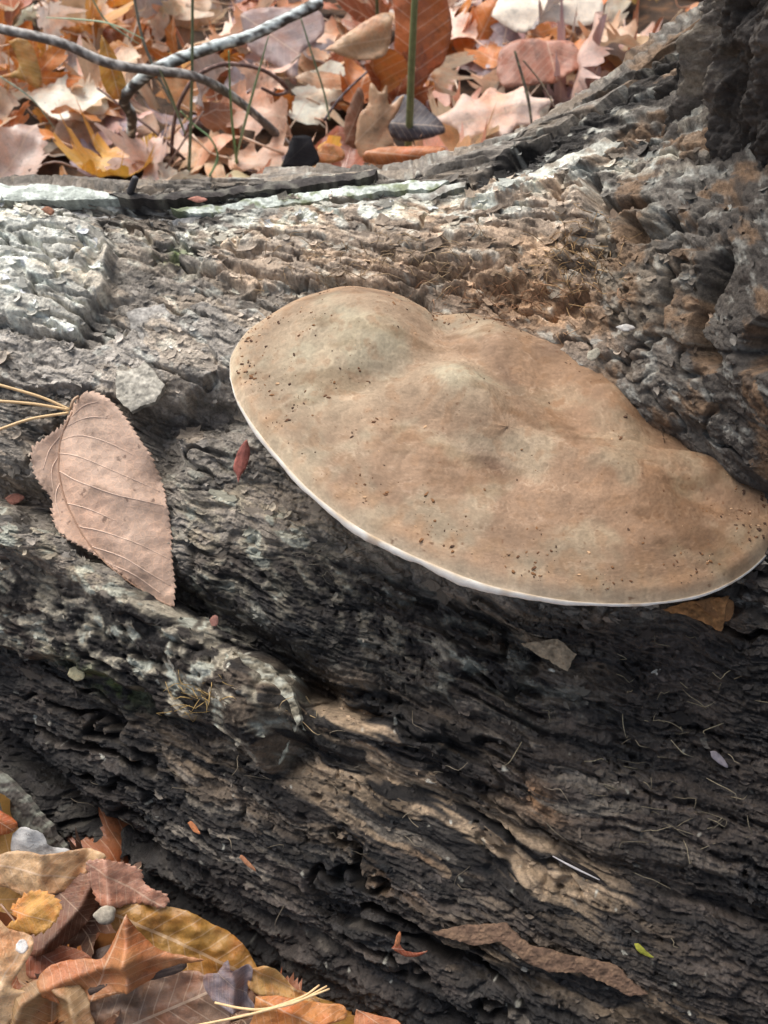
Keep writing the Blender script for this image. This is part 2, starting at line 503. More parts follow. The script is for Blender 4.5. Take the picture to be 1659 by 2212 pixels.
# bark: overlapping scales in three sizes
h1, i1 = shingles(s_w / .040, t_w / .018, 100, 0.7, .85, 14)
h2, i2 = shingles(s_w / .017 + .25 * noise(S * 160, T * 200, 46), t_w / .0080, 120, 0.8, .9, 14)
h3, i3 = shingles(s_w / .0078 + .3 * noise(S * 330, T * 400, 44), t_w / .0037, 140, 0.9, .9, 12)
h6, i6 = shingles(s_w / .0036 + .3 * noise(S * 600, T * 700, 45), t_w / .0018, 150, 1.0, .9, 10)
strat = smooth(470, 415, Y + .9 * np.clip(X - 900, 0, 650) * .62).astype(np.float32)
h7, i7 = shingles(S / .11 + .5 * noise(S * 30, T * 60, 47), t_w / .0075, 155, .5, .95, 16)
rgh = (0.55 + 0.6 * smooth(-.4, .5, noise(S * 18, T * 25, 61))) * (1 - .45 * np.clip(blob(X, Y, 60, 590, 260, 170) + blob(X, Y, 420, 740, 230, 110), 0, 1))
D += bark * (1 - .72 * strat) * (.0018 * h1 + .0019 * h2 * rgh + .0016 * h3 * rgh + .0011 * h6 * rgh + .0005 * fbm(S * 900, T * 1100, 2, 71)) + strat * .0065 * h7
# wood: fibres along the grain, torn plates, pits
tg = t_w + .0025 * noise(S * 22, T * 80, 81)
f1 = ridged(S * 28, tg * 190, 3, 91)
f2 = ridged(S * 70, tg * 620, 3, 95)
h4, i4 = shingles(S / .040 + .4 * noise(S * 70, T * 120, 83), tg / .0085 + .35 * noise(S * 120, T * 120, 84), 160, 0.9)
h5, i5 = shingles(S / .014 + .3 * noise(S * 200, T * 300, 85), tg / .0036, 180, 0.9)
TP = np.clip(blob(X, Y, 830, 1560, 190, 55, 18) + blob(X, Y, 900, 1760, 330, 110, 24) + .8 * blob(X, Y, 1180, 1880, 260, 60, 24), 0, 1)
D += wood * (1 - .55 * TP) * (.0015 * f1 + .0008 * f2 + .0027 * h4 + .0017 * h5 + .0007 * h6 + .0012 * fbm(S * 300, T * 500, 3, 73))
pit = smooth(.52, .8, noise(S * 130, T * 190, 88)) * smooth(-.1, .35, noise(S * 20, T * 30, 89))
D -= wood * .004 * pit
pit2 = smooth(.35, .6, noise(S * 330, T * 420, 288)) * smooth(.0, .4, noise(S * 28, T * 40, 289))
D -= wood * .003 * pit2
crack = smooth(.80, .97, 1 - np.abs(noise(S * 16 + .4 * noise(S * 90, T * 90, 90), tg * 75, 93))) * smooth(0, .4, noise(S * 11, T * 16, 94))
D -= (.45 + .55 * wood) * .010 * crack
crb = smooth(.86, .98, 1 - np.abs(noise(S * 26 + .5 * noise(S * 70, T * 70, 96), T * 60, 97))) * smooth(-.1, .3, noise(S * 15, T * 20, 98))
D -= bark * (1 - strat) * .006 * crb

def groove(pts, w, depth, p=2):
    global D
    d = seg_dist(Xg, Yg, pts)
    D -= (depth * np.exp(-(d / w) ** p)).astype(np.float32)

def plate(pts, h, soft=7):
    global D
    m = poly_mask(X, Y, pts, soft)
    D += (h * m).astype(np.float32)
    return m

def dent(cx, cy, rx, ry, depth, rot=0, p=2.4):
    global D
    D -= (depth * blob(X, Y, cx, cy, rx, ry, rot, p)).astype(np.float32)

# big ridge in front of the leaf and the valley behind it
groove([(-200, 1010), (0, 1062), (150, 1105), (270, 1200), (360, 1285), (470, 1350), (580, 1420), (680, 1480)], 44, .026)
groove([(-250, 1120), (0, 1160), (150, 1205), (270, 1285), (420, 1375), (530, 1460), (610, 1560)], 62, -.014, 3)
groove([(360, 1310), (460, 1390), (560, 1440), (690, 1500), (800, 1540)], 24, .014)
groove([(-200, 1480), (0, 1600), (110, 1690), (200, 1780), (300, 1830)], 26, .020)
groove([(300, 1830), (420, 1870), (600, 1990), (800, 2090), (1000, 2190), (1300, 2330)], 18, .008)
groove([(860, 1990), (1000, 2080), (1150, 2110), (1300, 2150), (1500, 2230)], 20, .007)
groove([(350, 1900), (520, 2000), (700, 2110), (850, 2200)], 14, .006)
groove([(700, 1620), (900, 1700), (1150, 1800), (1400, 1900), (1700, 2000)], 16, .006)
groove([(600, 1480), (800, 1500), (1100, 1560), (1400, 1650), (1700, 1740)], 22, .006)
# bark plates
P1 = plate([(-700, 430), (0, 445), (120, 455), (215, 490), (255, 560), (235, 640), (190, 700), (165, 745), (60, 715), (-300, 690), (-800, 650)], .010)
P2 = plate([(430, 590), (470, 520), (600, 470), (800, 440), (1000, 405), (1280, 395), (1290, 470), (1230, 560), (1180, 640), (1050, 615), (900, 635), (700, 625), (560, 640)], .006)
P3 = plate([(-500, 640), (60, 735), (200, 760), (330, 700), (480, 660), (600, 700), (560, 800), (440, 840), (370, 890), (290, 870), (130, 850), (-500, 790)], .006)
P4 = plate([(1290, 480), (1420, 450), (1450, 600), (1430, 720), (1350, 730), (1300, 620)], .003)
P5 = plate([(1460, 560), (1530, 540), (1540, 640), (1520, 760), (1450, 720)], .003)
P6 = plate([(668, 1500), (740, 1490), (820, 1512), (960, 1560), (958, 1630), (900, 1600), (820, 1610), (700, 1570)], .006, 4)
RDG = plate([(-300, 1040), (-120, 1080), (0, 1104), (120, 1156), (230, 1222), (330, 1296), (440, 1350), (560, 1430), (640, 1500), (672, 1560), (640, 1620), (600, 1660), (560, 1610), (480, 1560), (380, 1530), (280, 1470), (160, 1430), (60, 1400), (-120, 1330), (-300, 1290)], .012, 9)
plate([(1000, 440), (1130, 378), (1260, 310), (1340, 262), (1350, 290), (1270, 360), (1190, 420), (1080, 450)], .005, 5)
# strata along the top edge
groove([(0, 405), (300, 415), (500, 405), (800, 372), (960, 380)], 8, .006)
groove([(-400, 428), (0, 424), (200, 432), (400, 430), (600, 424), (760, 412), (880, 402), (1000, 368), (1100, 315), (1200, 256), (1300, 190), (1400, 122), (1500, 72)], 11, .020, 4)
groove([(1050, 400), (1180, 350), (1300, 300), (1480, 200)], 10, .007)
groove([(1000, 742), (1150, 775), (1280, 840), (1400, 930), (1500, 1015)], 40, .009)
# hollows
dent(420, 895, 110, 42, .016, 5)
dent(345, 960, 40, 90, .012, 0)
dent(210, 560, 16, 70, .006, 20)
dent(400, 590, 90, 22, .007, 10)
dent(885, 662, 40, 16, .016)
dent(1010, 600, 130, 10, .006, -8)
def hole(pts, depth, soft=5):
    global D
    m_ = poly_mask(Xg + .45 * (X - PX), Yg + .45 * (Y - PY), pts, soft + 3)
    D = (D * (1 - .35 * m_) - depth * .5 * m_).astype(np.float32)
hole([(1268, 372), (1284, 376), (1290, 420), (1330, 430), (1390, 420), (1402, 432), (1370, 448), (1320, 456), (1284, 452), (1272, 430)], .022)
hole([(1356, 478), (1376, 470), (1390, 500), (1420, 490), (1430, 460), (1448, 466), (1446, 500), (1420, 520), (1380, 522), (1358, 510)], .024)
hole([(1441, 560), (1450, 560), (1452, 640), (1448, 712), (1436, 722), (1440, 640)], .024, 3)
hole([(1536, 560), (1556, 540), (1582, 546), (1570, 600), (1545, 640), (1526, 680), (1530, 730), (1566, 770), (1560, 800), (1520, 780), (1504, 750), (1510, 680), (1520, 620)], .034)
hole([(1606, 760), (1620, 710), (1660, 680), (1760, 640), (1780, 800), (1660, 810), (1618, 800)], .036)
hole([(1190, 690), (1210, 650), (1262, 622), (1268, 640), (1240, 670), (1200, 696)], .016, 4)
hole([(866, 664), (890, 648), (915, 656), (926, 676), (890, 676)], .018, 4)
hole([(330, 890), (400, 862), (470, 858), (505, 868), (500, 890), (440, 905), (380, 925), (340, 960), (325, 930)], .014, 6)
dent(1500, 965, 90, 34, .014, 42)
dent(1600, 1070, 150, 50, .018, 14)
dent(1160, 1425, 22, 16, .006)
dent(500, 1260, 26, 60, .007, -20)
dent(640, 1600, 34, 70, .016, 10)
D *= calm
D -= (smooth(7.4, 8.9, tv)[None, :] * np.interp(PX, [0, 900, 1300, 1600], [.017, .016, .010, .006])).astype(np.float32)
POS = BASE + NRM * D[..., None]
POS += (Pv / (np.linalg.norm(Pv, axis=-1, keepdims=True) + 1e-12)) * (.006 * RDG * smooth(20, 190, seg_dist(PX, PY, [(-300, 1290), (60, 1400), (280, 1470), (480, 1560), (600, 1660)])))[..., None]
# sideways raggedness so that plate edges overhang a little
tan = Pv / (np.linalg.norm(Pv, axis=-1, keepdims=True) + 1e-12)
POS -= tan * smooth(1480, 1300, X)[..., None] * (bark * .0009 * np.clip(h2, 0, 1) + .0006 * bark * np.clip(h3, 0, 1) + .001 * wood * np.clip(h4, 0, 1))[..., None]

# ---- colour of the bark and wood, with some shade painted in
def lerp(c, d, f):
    f = np.asarray(f, np.float32)[..., None]
    return c * (1 - f) + np.asarray(d, np.float32) * f
C = np.zeros(PX.shape + (3,), np.float32) + np.array([.20, .175, .145], np.float32)
n_a = fbm(S * 30, T * 40, 4, 201); n_b = fbm(S * 90, T * 120, 3, 211); n_c = fbm(S * 14, T * 20, 3, 221)
C = lerp(C, (.42, .39, .33), np.clip(P1 * .95, 0, 1))
C = lerp(C, (.56, .56, .49), np.clip(blob(X, Y, -20, 560, 160, 140) * .9, 0, 1))
C = lerp(C, (.34, .305, .26), P3 * .85)
C = lerp(C, (.36, .285, .215), P2 * .85)
C = lerp(C, (.30, .185, .105), np.clip(blob(X, Y, 1150, 640, 250, 90, 15) * 1.0, 0, 1))
C = lerp(C, (.29, .21, .145), np.clip(blob(X, Y, 1020, 560, 220, 60, -8) * .9, 0, 1))
C = lerp(C, (.24, .19, .13), np.clip(P4 + P5, 0, 1) * .8)
C = lerp(C, (.13, .105, .085), smooth(1250, 1500, X) * smooth(640, 900, Y) * .8)  # lower right darkened: the trunk's shade put into the colour
# pale lichen on the upper faces
band = np.clip(blob(X, Y, 700, 470, 330, 38, -6) + blob(X, Y, 1130, 410, 170, 42, -28) + .8 * blob(X, Y, 60, 395, 260, 26) + .5 * blob(X, Y, 1420, 300, 120, 90, -30), 0, 1)
lich = np.clip(band * smooth(-.25, .25, n_b + .3 * i3 - .1) + .6 * P1 * smooth(.1, .45, n_b) + .35 * bark * smooth(.35, .6, n_b + .4 * n_a), 0, 1)
C = lerp(C, (.62, .64, .56), lich * .85 * smooth(1000, 760, Y))
# dark wet wood below
dk = np.clip(wood * 1.05, 0, 1)
C = lerp(C, (.016, .0135, .012), dk * .975)
tanp = np.clip(blob(X, Y, 830, 1560, 190, 55, 18) + blob(X, Y, 900, 1760, 330, 110, 24) * 1.1 + .8 * blob(X, Y, 1180, 1880, 260, 60, 24) + .8 * blob(X, Y, 1000, 2050, 90, 30, 10) + .7 * blob(X, Y, 1250, 2110, 280, 40, 24) + .45 * blob(X, Y, 420, 1640, 220, 60, 25) + .55 * blob(X, Y, 1150, 1370, 170, 60, 25), 0, 1)
fib = smooth(-.18, .28, .9 * fbm(S * 16, tg * 120, 3, 232) + .25 * n_a + .5 * (i4 - .5) + .4 * noise(S * 60, tg * 520, 231))
C = lerp(C, (.27, .195, .125), tanp * fib * .95)
C = lerp(C, (.28, .14, .055), np.clip(blob(X, Y, 1150, 1720, 70, 24, 28) + blob(X, Y, 890, 1880, 60, 40, 20), 0, 1) * fib * .9)
rd = wood * smooth(.0, .45, .8 * n_c + .5 * noise(S * 14, tg * 110, 233) + .3 * smooth(700, 1500, X)) * (1 - tanp)
C = lerp(C, (.070, .054, .043), rd * .55)
# grey and greenish crusts on the ridge at left and the middle
cr = np.clip(.75 * RDG + blob(X, Y, 120, 1260, 260, 110, 30) + .8 * blob(X, Y, 420, 1420, 200, 80, 38) + .7 * blob(X, Y, 640, 1200, 220, 110, 25) + .8 * blob(X, Y, 70, 1850, 170, 80, 35) + .8 * blob(X, Y, 480, 1130, 150, 130) + .6 * blob(X, Y, 980, 1420, 220, 80, 20), 0, 1)
C = lerp(C, (.25, .22, .165), cr * smooth(-.15, .35, n_b + .4 * (i5 - .5)) * .85)
C = lerp(C, (.36, .38, .32), cr * smooth(.42, .62, n_b + .5 * n_a) * .6)
sp = wood * smooth(.58, .66, noise(S * 210, T * 210, 241)) * smooth(0, .4, noise(S * 40, T * 40, 242))
C = lerp(C, (.42, .40, .33), sp * .8)
slv = wood * smooth(.18, .5, noise(S * 24, tg * 200, 243) + .6 * (i5 - .5)) * smooth(-.1, .3, noise(S * 9, T * 13, 244))
C = lerp(C, (.125, .105, .082), slv * .85)
eb = poly_mask(X, Y, [(840, 425), (1000, 350), (1150, 255), (1300, 150), (1420, 60), (1530, 10), (1560, 120), (1400, 190), (1300, 265), (1150, 350), (1000, 412), (880, 440)], 10)  # dark rotten band that also paints the top-edge crack's shade into the colour
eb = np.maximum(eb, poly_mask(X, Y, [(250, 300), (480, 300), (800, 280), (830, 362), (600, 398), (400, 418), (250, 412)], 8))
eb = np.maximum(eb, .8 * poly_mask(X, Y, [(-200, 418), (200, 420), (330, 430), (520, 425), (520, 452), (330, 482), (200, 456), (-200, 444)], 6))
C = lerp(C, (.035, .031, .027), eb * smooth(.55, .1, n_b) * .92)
# moss and yellow stain
ms = np.clip(blob(X, Y, 555, 414, 38, 12) + .8 * blob(X, Y, 378, 548, 26, 18) + .5 * blob(X, Y, 240, 1470, 80, 22, 30) + .4 * blob(X, Y, 1000, 395, 120, 10, -12), 0, 1)
C = lerp(C, (.13, .19, .035), ms * smooth(-.3, .2, n_b) * .9)
# every flake its own tone
tone = 1 + bark * (.45 * (i2 - .5) + .5 * (i3 - .5) + .55 * (i6 - .5) + .2 * (i1 - .5)) * (1 - .6 * strat) + strat * .9 * (i7 - .5) + wood * (.6 * (i4 - .5) + .8 * (i5 - .5) + .35 * noise(S * 50, tg * 420, 251))
C *= np.clip(tone, .35, 1.9)[..., None]
C = lerp(C, C * np.array([1.05, .98, .9], np.float32), bark * smooth(.0, .5, i2 - .4))
C = lerp(C, (.095, .083, .069), smooth(1240, 1420, X) * bark * .7 * (1 - lich))  # bark darker towards the trunk, painting in the shade it throws
C = lerp(C, (.045, .038, .032), smooth(1440, 1620, X) * bark * .8)  # the same painted shade, deepest next to the trunk
rt = smooth(1180, 1350, X) * bark
C = lerp(C, (.27, .26, .225), rt * smooth(.28, .55, n_b + .5 * (i3 - .5) + .3 * (i6 - .5)) * .5)
C = lerp(C, (.17, .105, .06), rt * smooth(.1, .45, -n_a + .4 * (i2 - .5)) * .8)
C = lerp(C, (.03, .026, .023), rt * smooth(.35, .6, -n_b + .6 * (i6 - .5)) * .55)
C = lerp(C, (.028, .025, .022), eb * smooth(900, 1050, X) * smooth(.6, .2, n_b) * .9)  # rotten band with the crack's painted shade, laid on again at right
C = np.clip(C, .008, .75)
wet = np.clip(dk * (.35 + .65 * smooth(-.2, .4, noise(S * 50, T * 70, 261))) * (1 - .7 * tanp) * (1 - .7 * cr), 0, 1)

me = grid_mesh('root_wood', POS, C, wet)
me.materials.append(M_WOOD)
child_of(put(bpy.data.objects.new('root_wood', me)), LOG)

# pixel -> visible point on the log
QX, QY, QD = project(POS)
vis = (tv < 9.2)[None, :] & np.ones(QX.shape, bool)
FX, FY, FD = QX[vis], QY[vis], QD[vis]; FP = POS[vis]; FN = NRM[vis]; FC = C[vis]
FTU = (Pu / np.linalg.norm(Pu, axis=-1, keepdims=True))[vis]
class Near:
    """bucketed look-up of points by picture position"""
    def __init__(self, x, y, cell=12):
        self.c = cell; self.x = x; self.y = y
        k = (np.clip(x, -2000, 4000) // cell).astype(np.int64) * 100000 + (np.clip(y, -2000, 6000) // cell).astype(np.int64)
        self.o = np.argsort(k, kind='stable'); self.k = k[self.o]
    def around(self, px, py):
        cx, cy = int(px // self.c), int(py // self.c)
        r = []
        for ring in (1, 3, 8, 30):
            r = []
            for i in range(cx - ring, cx + ring + 1):
                a = np.searchsorted(self.k, i * 100000 + cy - ring); b = np.searchsorted(self.k, i * 100000 + cy + ring + 1)
                r.append(self.o[a:b])
            r = np.concatenate(r)
            if len(r): return r
        return np.arange(len(self.x))
NF = Near(FX, FY)
def hit(px, py):
    k = NF.around(px, py)
    d = (FX[k] - px) ** 2 + (FY[k] - py) ** 2
    q = k[d < 36]
    if len(q) == 0: q = k[[np.argmin(d)]]
    j = q[np.argmin(FD[q])]
    return FP[j], FN[j], FC[j], FTU[j]

# ---- standing trunk at the right
def trunk():
    nu, nv = 700, 430
    th = np.concatenate([np.linspace(0, 2.6, 50, endpoint=False), np.linspace(2.6, 4.9, 620, endpoint=False), np.linspace(4.9, 2 * math.pi, 30, endpoint=False)]); zz = np.linspace(0, 1, nv)
    zz = np.where(zz < .1, -.05 + zz / .1 * .2, np.where(zz < .9, .15 + (zz - .1) / .8 * .32, .47 + (zz - .9) / .1 * 1.2))
    TH, ZZ = np.meshgrid(th, zz, indexing='ij')
    r0 = .150 + .07 * np.exp(-np.maximum(ZZ, 0) / .10)
    s = ZZ; t = np.cos(TH) * .2; t2 = np.sin(TH) * .2
    A = TH / (2 * math.pi) * 40
    def per(f):
        w = smooth(.9, 1, TH / (2 * math.pi)); return f(TH) * (1 - w) + f(TH - 2 * math.pi) * w
    d = per(lambda q: .020 * ridged(q * 4.2 + .35 * noise(ZZ * 9, q * 2, 5), ZZ * 2.6, 2, 300))
    d = d + per(lambda q: .016 * fbm(q * 2.2, ZZ * 12, 3, 310))
    sh, ish = shingles(q1 := TH * .17 / .022 + .3 * noise(TH * 12, ZZ * 80, 8), ZZ / .030 + .3 * noise(TH * 12, ZZ * 80, 9), 320)
    sh2, ish2 = shingles(TH * .17 / .008, ZZ / .011, 340)
    d = d + .004 * sh + .0022 * sh2 + .0016 * fbm(TH * 90, ZZ * 400, 4, 350) + .004 * fbm(TH * 24, ZZ * 50, 3, 351) + .0014 * shingles(TH * .17 / .0036 + .3 * noise(TH * 60, ZZ * 300, 12), ZZ / .005, 345)[0]
    rr = r0 + d - .07 * np.exp(-((TH - 3.80) / .17) ** 2)
    cx, cy = .318, .470
    lean = np.maximum(ZZ - .36, 0)  # unseen upper trunk bent over the log to block sky on the right
    P = np.stack([cx + rr * np.cos(TH) - .22 * lean, cy + rr * np.sin(TH) - .20 * lean, ZZ], -1)
    Cc = np.zeros(P.shape, np.float32) + np.array([.11, .095, .08], np.float32)
    nb = fbm(TH * 14, ZZ * 70, 4, 360)
    Cc = lerp(Cc, (.19, .16, .12), smooth(0, .5, nb) * .7)
    Cc = lerp(Cc, (.035, .03, .026), smooth(.05, .4, fbm(TH * 4, ZZ * 9, 3, 370)) * .9)
    Cc *= np.clip(1 + .6 * (ish - .5) + .6 * (ish2 - .5), .4, 1.8)[..., None]
    me = grid_mesh('trunk', P, Cc, np.zeros(TH.shape), closed_u=True)
    me.materials.append(M_WOOD)
    child_of(put(bpy.data.objects.new('trunk', me)), LOG)
trunk()

# ------------------------------------------------------------------ bracket fungus
FUN_OUT = [(498, 815), (500, 770), (530, 725), (590, 690), (670, 658), (760, 640), (850, 652), (905, 675), (945, 690),
           (1060, 700), (1200, 734), (1330, 798), (1438, 884), (1510, 975), (1560, 1018), (1620, 1022), (1672, 1060), (1692, 1116), (1675, 1170), (1620, 1230),
           (1540, 1275), (1450, 1297), (1350, 1304), (1250, 1300), (1150, 1285), (1050, 1262), (950, 1225), (850, 1180), (760, 1130),
           (670, 1060), (600, 985), (545, 915), (512, 860)]
FZ0, FY0, FK = .192, .32, .10
def fun_plane(px, py):
    d = ray(px, py)
    t = (FZ0 - CAM_H - FK * FY0) / (d[2] - FK * d[1])
    return C0 + d * t
def fungus():
    cap = empty('bracket_fungus', fun_plane(1150, 800), 'large tan shelf fungus with a lumpy cap and thin white rim growing from the log', 'fungus')
    out = np.array([fun_plane(*p) for p in FUN_OUT])
    # the back of the shelf is sunk a little into the log
    for i, p in enumerate(FUN_OUT):
        if 9 <= i <= 11: out[i] += np.array([.008, .014, -.004])
    out = catmull(np.vstack([out, out[:1]]), 701)[:-1]
    ctr = fun_plane(1090, 985)
    nr = 330
    q = 1 - (1 - np.linspace(0, 1, nr)) ** 1.5
    P = ctr[None, None] + (out[:, None] - ctr) * q[None, :, None]            # (700, nr, 3)
    ed = np.linalg.norm(P - out[:, None], axis=-1)                            # distance to the rim along the ray
    flat = P.copy()
    # local plane to picture units for the bumps
    fx, fy, _ = project(flat)
    fx = fx.astype(np.float32); fy = fy.astype(np.float32)
    h = .0088 * (1 - np.exp(-ed / .0075)) + .005 * smooth(0, .08, ed)
    h = h + .0105 * blob(fx, fy, 770, 745, 165, 90, 12)
    h = h - .006 * blob(fx, fy, 940, 775, 55, 75, 40)
    h = h - .004 * blob(fx, fy, 830, 860, 130, 34, -14)
    h = h + .0110 * blob(fx, fy, 1000, 915, 95, 50, 32)
    h = h + .0075 * blob(fx, fy, 1110, 800, 130, 50, 25)
    h = h - .006 * blob(fx, fy, 1180, 870, 50, 110, -40)
    h = h + .005 * blob(fx, fy, 1330, 930, 110, 55, 35)
    h = h - .0035 * blob(fx, fy, 1060, 1030, 130, 45, 30)
    h = h - .005 * blob(fx, fy, 1500, 1100, 120, 36, 12)
    h = h + .004 * blob(fx, fy, 1330, 1060, 160, 30, 20)
    h = h - .005 * blob(fx, fy, 1390, 960, 60, 60, 35)
    h = h + .0014 * noise(P[..., 0] * 45, P[..., 1] * 45, 401) + .00028 * fbm(P[..., 0] * 160, P[..., 1] * 160, 3, 402) * smooth(0, .03, ed)
    rimw = ed + .0006 * noise(P[..., 0] * 70, P[..., 1] * 70, 404)
    h = h + .0005 * np.sin(rimw / .0016) * np.exp(-ed / .010) + .0008 * np.sin(rimw / .0040 + 1.0) * np.exp(-ed / .030) + .0007 * np.sin(rimw / .0085 + 2.0) * np.exp(-ed / .06)
    h = h * (1 - np.exp(-ed / .0016))
    gr = .00009 * (1 - np.exp(-ed / .0016)) * fbm(P[..., 0] * 900, P[..., 1] * 900, 2, 403)
    top = P.copy(); top[..., 2] += h + gr
    # colours of the cap
    base = np.zeros(P.shape, np.float32) + np.array([.325, .213, .133], np.float32)
    n1 = fbm(P[..., 0] * 35, P[..., 1] * 35, 4, 410); n2 = fbm(P[..., 0] * 120, P[..., 1] * 120, 4, 411)
    n3 = fbm(P[..., 0] * 260 + 3 * n2, P[..., 1] * 110, 3, 412)
    base = lerp(base, (.42, .36, .245), np.clip(smooth(-.15, .55, n1) * .55 + .75 * blob(fx, fy, 700, 830, 190, 130) + .6 * blob(fx, fy, 1000, 900, 90, 50, 30), 0, 1))
    base = lerp(base, (.26, .155, .085), np.clip(smooth(.1, .6, n2) * .5 + .55 * blob(fx, fy, 1180, 860, 110, 110) + .45 * blob(fx, fy, 1420, 930, 120, 110, 40) + .4 * blob(fx, fy, 760, 665, 160, 30, -4), 0, 1))
    base = lerp(base, (.165, .105, .068), .95 * np.clip(blob(fx, fy, 1060, 1040, 70, 26, 25) + .8 * blob(fx, fy, 1190, 800, 40, 20, -20) + .7 * blob(fx, fy, 1090, 870, 20, 60, -30) + .5 * blob(fx, fy, 830, 850, 90, 24, -10), 0, 1))
    base = lerp(base, (.33, .215, .125), np.exp(-((ed - .009) / .006) ** 2) * smooth(-.3, .4, n2) * .75)
    base = lerp(base, (.52, .42, .29), np.exp(-((ed + .0008 * n2) / .0028) ** 2) * .8)
    base = lerp(base, (.46, .37, .27), smooth(.35, .8, n3) * .22)
    base *= (1 + .17 * n3 + .15 * n2)[..., None]
    bandn = rimw + .004 * n1
    base *= (1 + (.17 * np.sin(bandn / .0040 + 1.0) * np.exp(-ed / .03) + .16 * np.sin(bandn / .0085 + 2) * np.exp(-ed / .07)))[..., None]
    base = lerp(base, base * np.array([.78, .70, .62], np.float32), smooth(1050, 1500, fx) * .75)  # right half browner, with the trunk's shade painted into it
    st_ = smooth(.15, .6, fbm(P[..., 0] * 22 + 5, P[..., 1] * 55, 4, 415))
    base = lerp(base, base * np.array([.68, .63, .57], np.float32), st_ * .8)
    spk = smooth(.58, .70, noise(P[..., 0] * 520, P[..., 1] * 520, 420)) * smooth(-.1, .4, noise(P[..., 0] * 60, P[..., 1] * 60, 421))
    base = lerp(base, (.16, .075, .035), spk * .7)
    base = np.clip(base * np.array([.79, .77, .76], np.float32), .03, .8)
    me = grid_mesh('cap', np.ascontiguousarray(top), base, closed_u=True)
    m, t, b = new_mat('fungus_cap')
    at = N(t, 'ShaderNodeVertexColor', layer_name='Col'); tc = N(t, 'ShaderNodeTexCoord')
    nn = noise_tex(t, tc.outputs['Object'], 700, 5, 0.65)
    rr = ramp(t, [(0.3, gray(.86)), (.7, gray(1.14))]); t.links.new(nn, rr.inputs[0])
    t.links.new(mix(t, at.outputs['Color'], rr.outputs[0], 1.0, 'MULTIPLY'), b.inputs['Base Color'])
    b.inputs['Roughness'].default_value = .78; b.inputs['Specular IOR Level'].default_value = .25
    bp = N(t, 'ShaderNodeBump'); bp.inputs['Strength'].default_value = .35; bp.inputs['Distance'].default_value = .0005
    t.links.new(nn, bp.inputs['Height']); t.links.new(bp.outputs[0], b.inputs['Normal'])
    me.materials.append(m)
    child_of(put(bpy.data.objects.new('cap', me)), cap)
    # white growing margin: a rounded lip below the cap's edge, then the pore face
    a = np.linspace(0, 1, 14)
    outw = out - ctr; outw[:, 2] = 0; outw /= np.linalg.norm(outw, axis=1)[:, None]
    ang = -math.pi * .5 + a * math.pi                                # from the top round to the underside
    lip = np.zeros((700, 14, 3))
    aa_ = np.arange(700.)
    wv = (.0013 + .0005 * noise(aa_ / 23., aa_ * 0, 430) + .0002 * noise(aa_ / 9., aa_ * 0 + .5, 432) + .0001 * noise(aa_ / 3.1, aa_ * 0 + .3, 433)).astype(float)
    ox, oy, _ = project(out)
    wv = wv * (.35 + 1.0 * np.exp(-(seg_dist(ox, oy, [(560, 950), (670, 1070), (850, 1185), (1050, 1265)]) / 130) ** 2) + .3 * smooth(1000, 1250, oy))
    for j in range(14):
        lip[:, j] = out + outw * (np.cos(ang[j]) * .55 * wv)[:, None] + np.array([0, 0, 1]) * ((-np.sin(ang[j]) - 1) * wv + .0001)[:, None]
    lc = np.zeros(lip.shape, np.float32) + np.array([.82, .79, .71], np.float32)
    lc = lerp(lc, (.50, .38, .25), np.clip(1 - (np.arange(14)[None, :] - 2.5 * noise(aa_ / 9., aa_ * 0, 434)[:, None]) / 5.0, 0, 1))
    lc = lerp(lc, (.40, .27, .15), smooth(.25, .6, noise(aa_ / 12., aa_ * 0, 435))[:, None] * np.ones((1, 14)) * .5)
    m2 = grid_mesh('rim', lip, lc, closed_u=True)
    mm = vcol_material('fungus_rim', .6, .3, 500, .92, 1.06, .15)
    m2.materials.append(mm)
    o = bpy.data.objects.new('rim', m2); o['label'] = 'thin white growing edge below the tan cap'
    child_of(put(o), cap)
    qq = np.linspace(1, .05, 24)
    bot = lip[:, -1][:, None] * qq[None, :, None] + (ctr + np.array([.02, .04, -.03]))[None, None] * (1 - qq)[None, :, None]
    bot[..., 2] -= .012 * np.sin(np.pi * (1 - qq))[None]
    m3 = grid_mesh('pore_surface', bot, np.zeros(bot.shape, np.float32) + np.array([.7, .66, .58], np.float32), closed_u=True)
    m3.materials.append(mm)
    child_of(put(bpy.data.objects.new('pore_surface', m3)), cap)
    # dark crumbs lying on the cap
    V = []; F = []; K = []
    flat_t = top.reshape(-1, 3); fxx = fx.reshape(-1); fyy = fy.reshape(-1); edf = ed.reshape(-1)
    g = np.random.default_rng(5)
    idx = np.nonzero(edf > .003)[0]
    dens = (smooth(-.1, .5, fbm(flat_t[idx, 0] * 45, flat_t[idx, 1] * 45, 3, 431)) * 1.5 + .12) * (.25 + 1.3 * np.exp(-(edf[idx] / .03) ** 2) + 1.2 * blob(fxx[idx], fyy[idx], 700, 800, 170, 140)) * np.tile(q, 700)[idx] ** 1.3
    pick = g.choice(idx, 900, replace=False, p=dens / dens.sum())
    for k in pick:
        c = flat_t[k]; r = .00016 + .0006 * g.random() ** 4
        n0 = len(V); ax = g.random() * 6.28; el = 1 + 1.6 * g.random()
        for zz, rs in ((-.4, 1), (.35, .8)):
            for w in range(5):
                an = w * 1.2566 + g.normal() * .25
                x_, y_ = math.cos(an) * r * rs * el, math.sin(an) * r * rs
                V.append((c[0] + x_ * math.cos(ax) - y_ * math.sin(ax), c[1] + x_ * math.sin(ax) + y_ * math.cos(ax), c[2] + zz * r))
        F += [(n0 + i, n0 + (i + 1) % 5, n0 + 5 + (i + 1) % 5, n0 + 5 + i) for i in range(5)] + [tuple(n0 + 5 + i for i in range(5))]
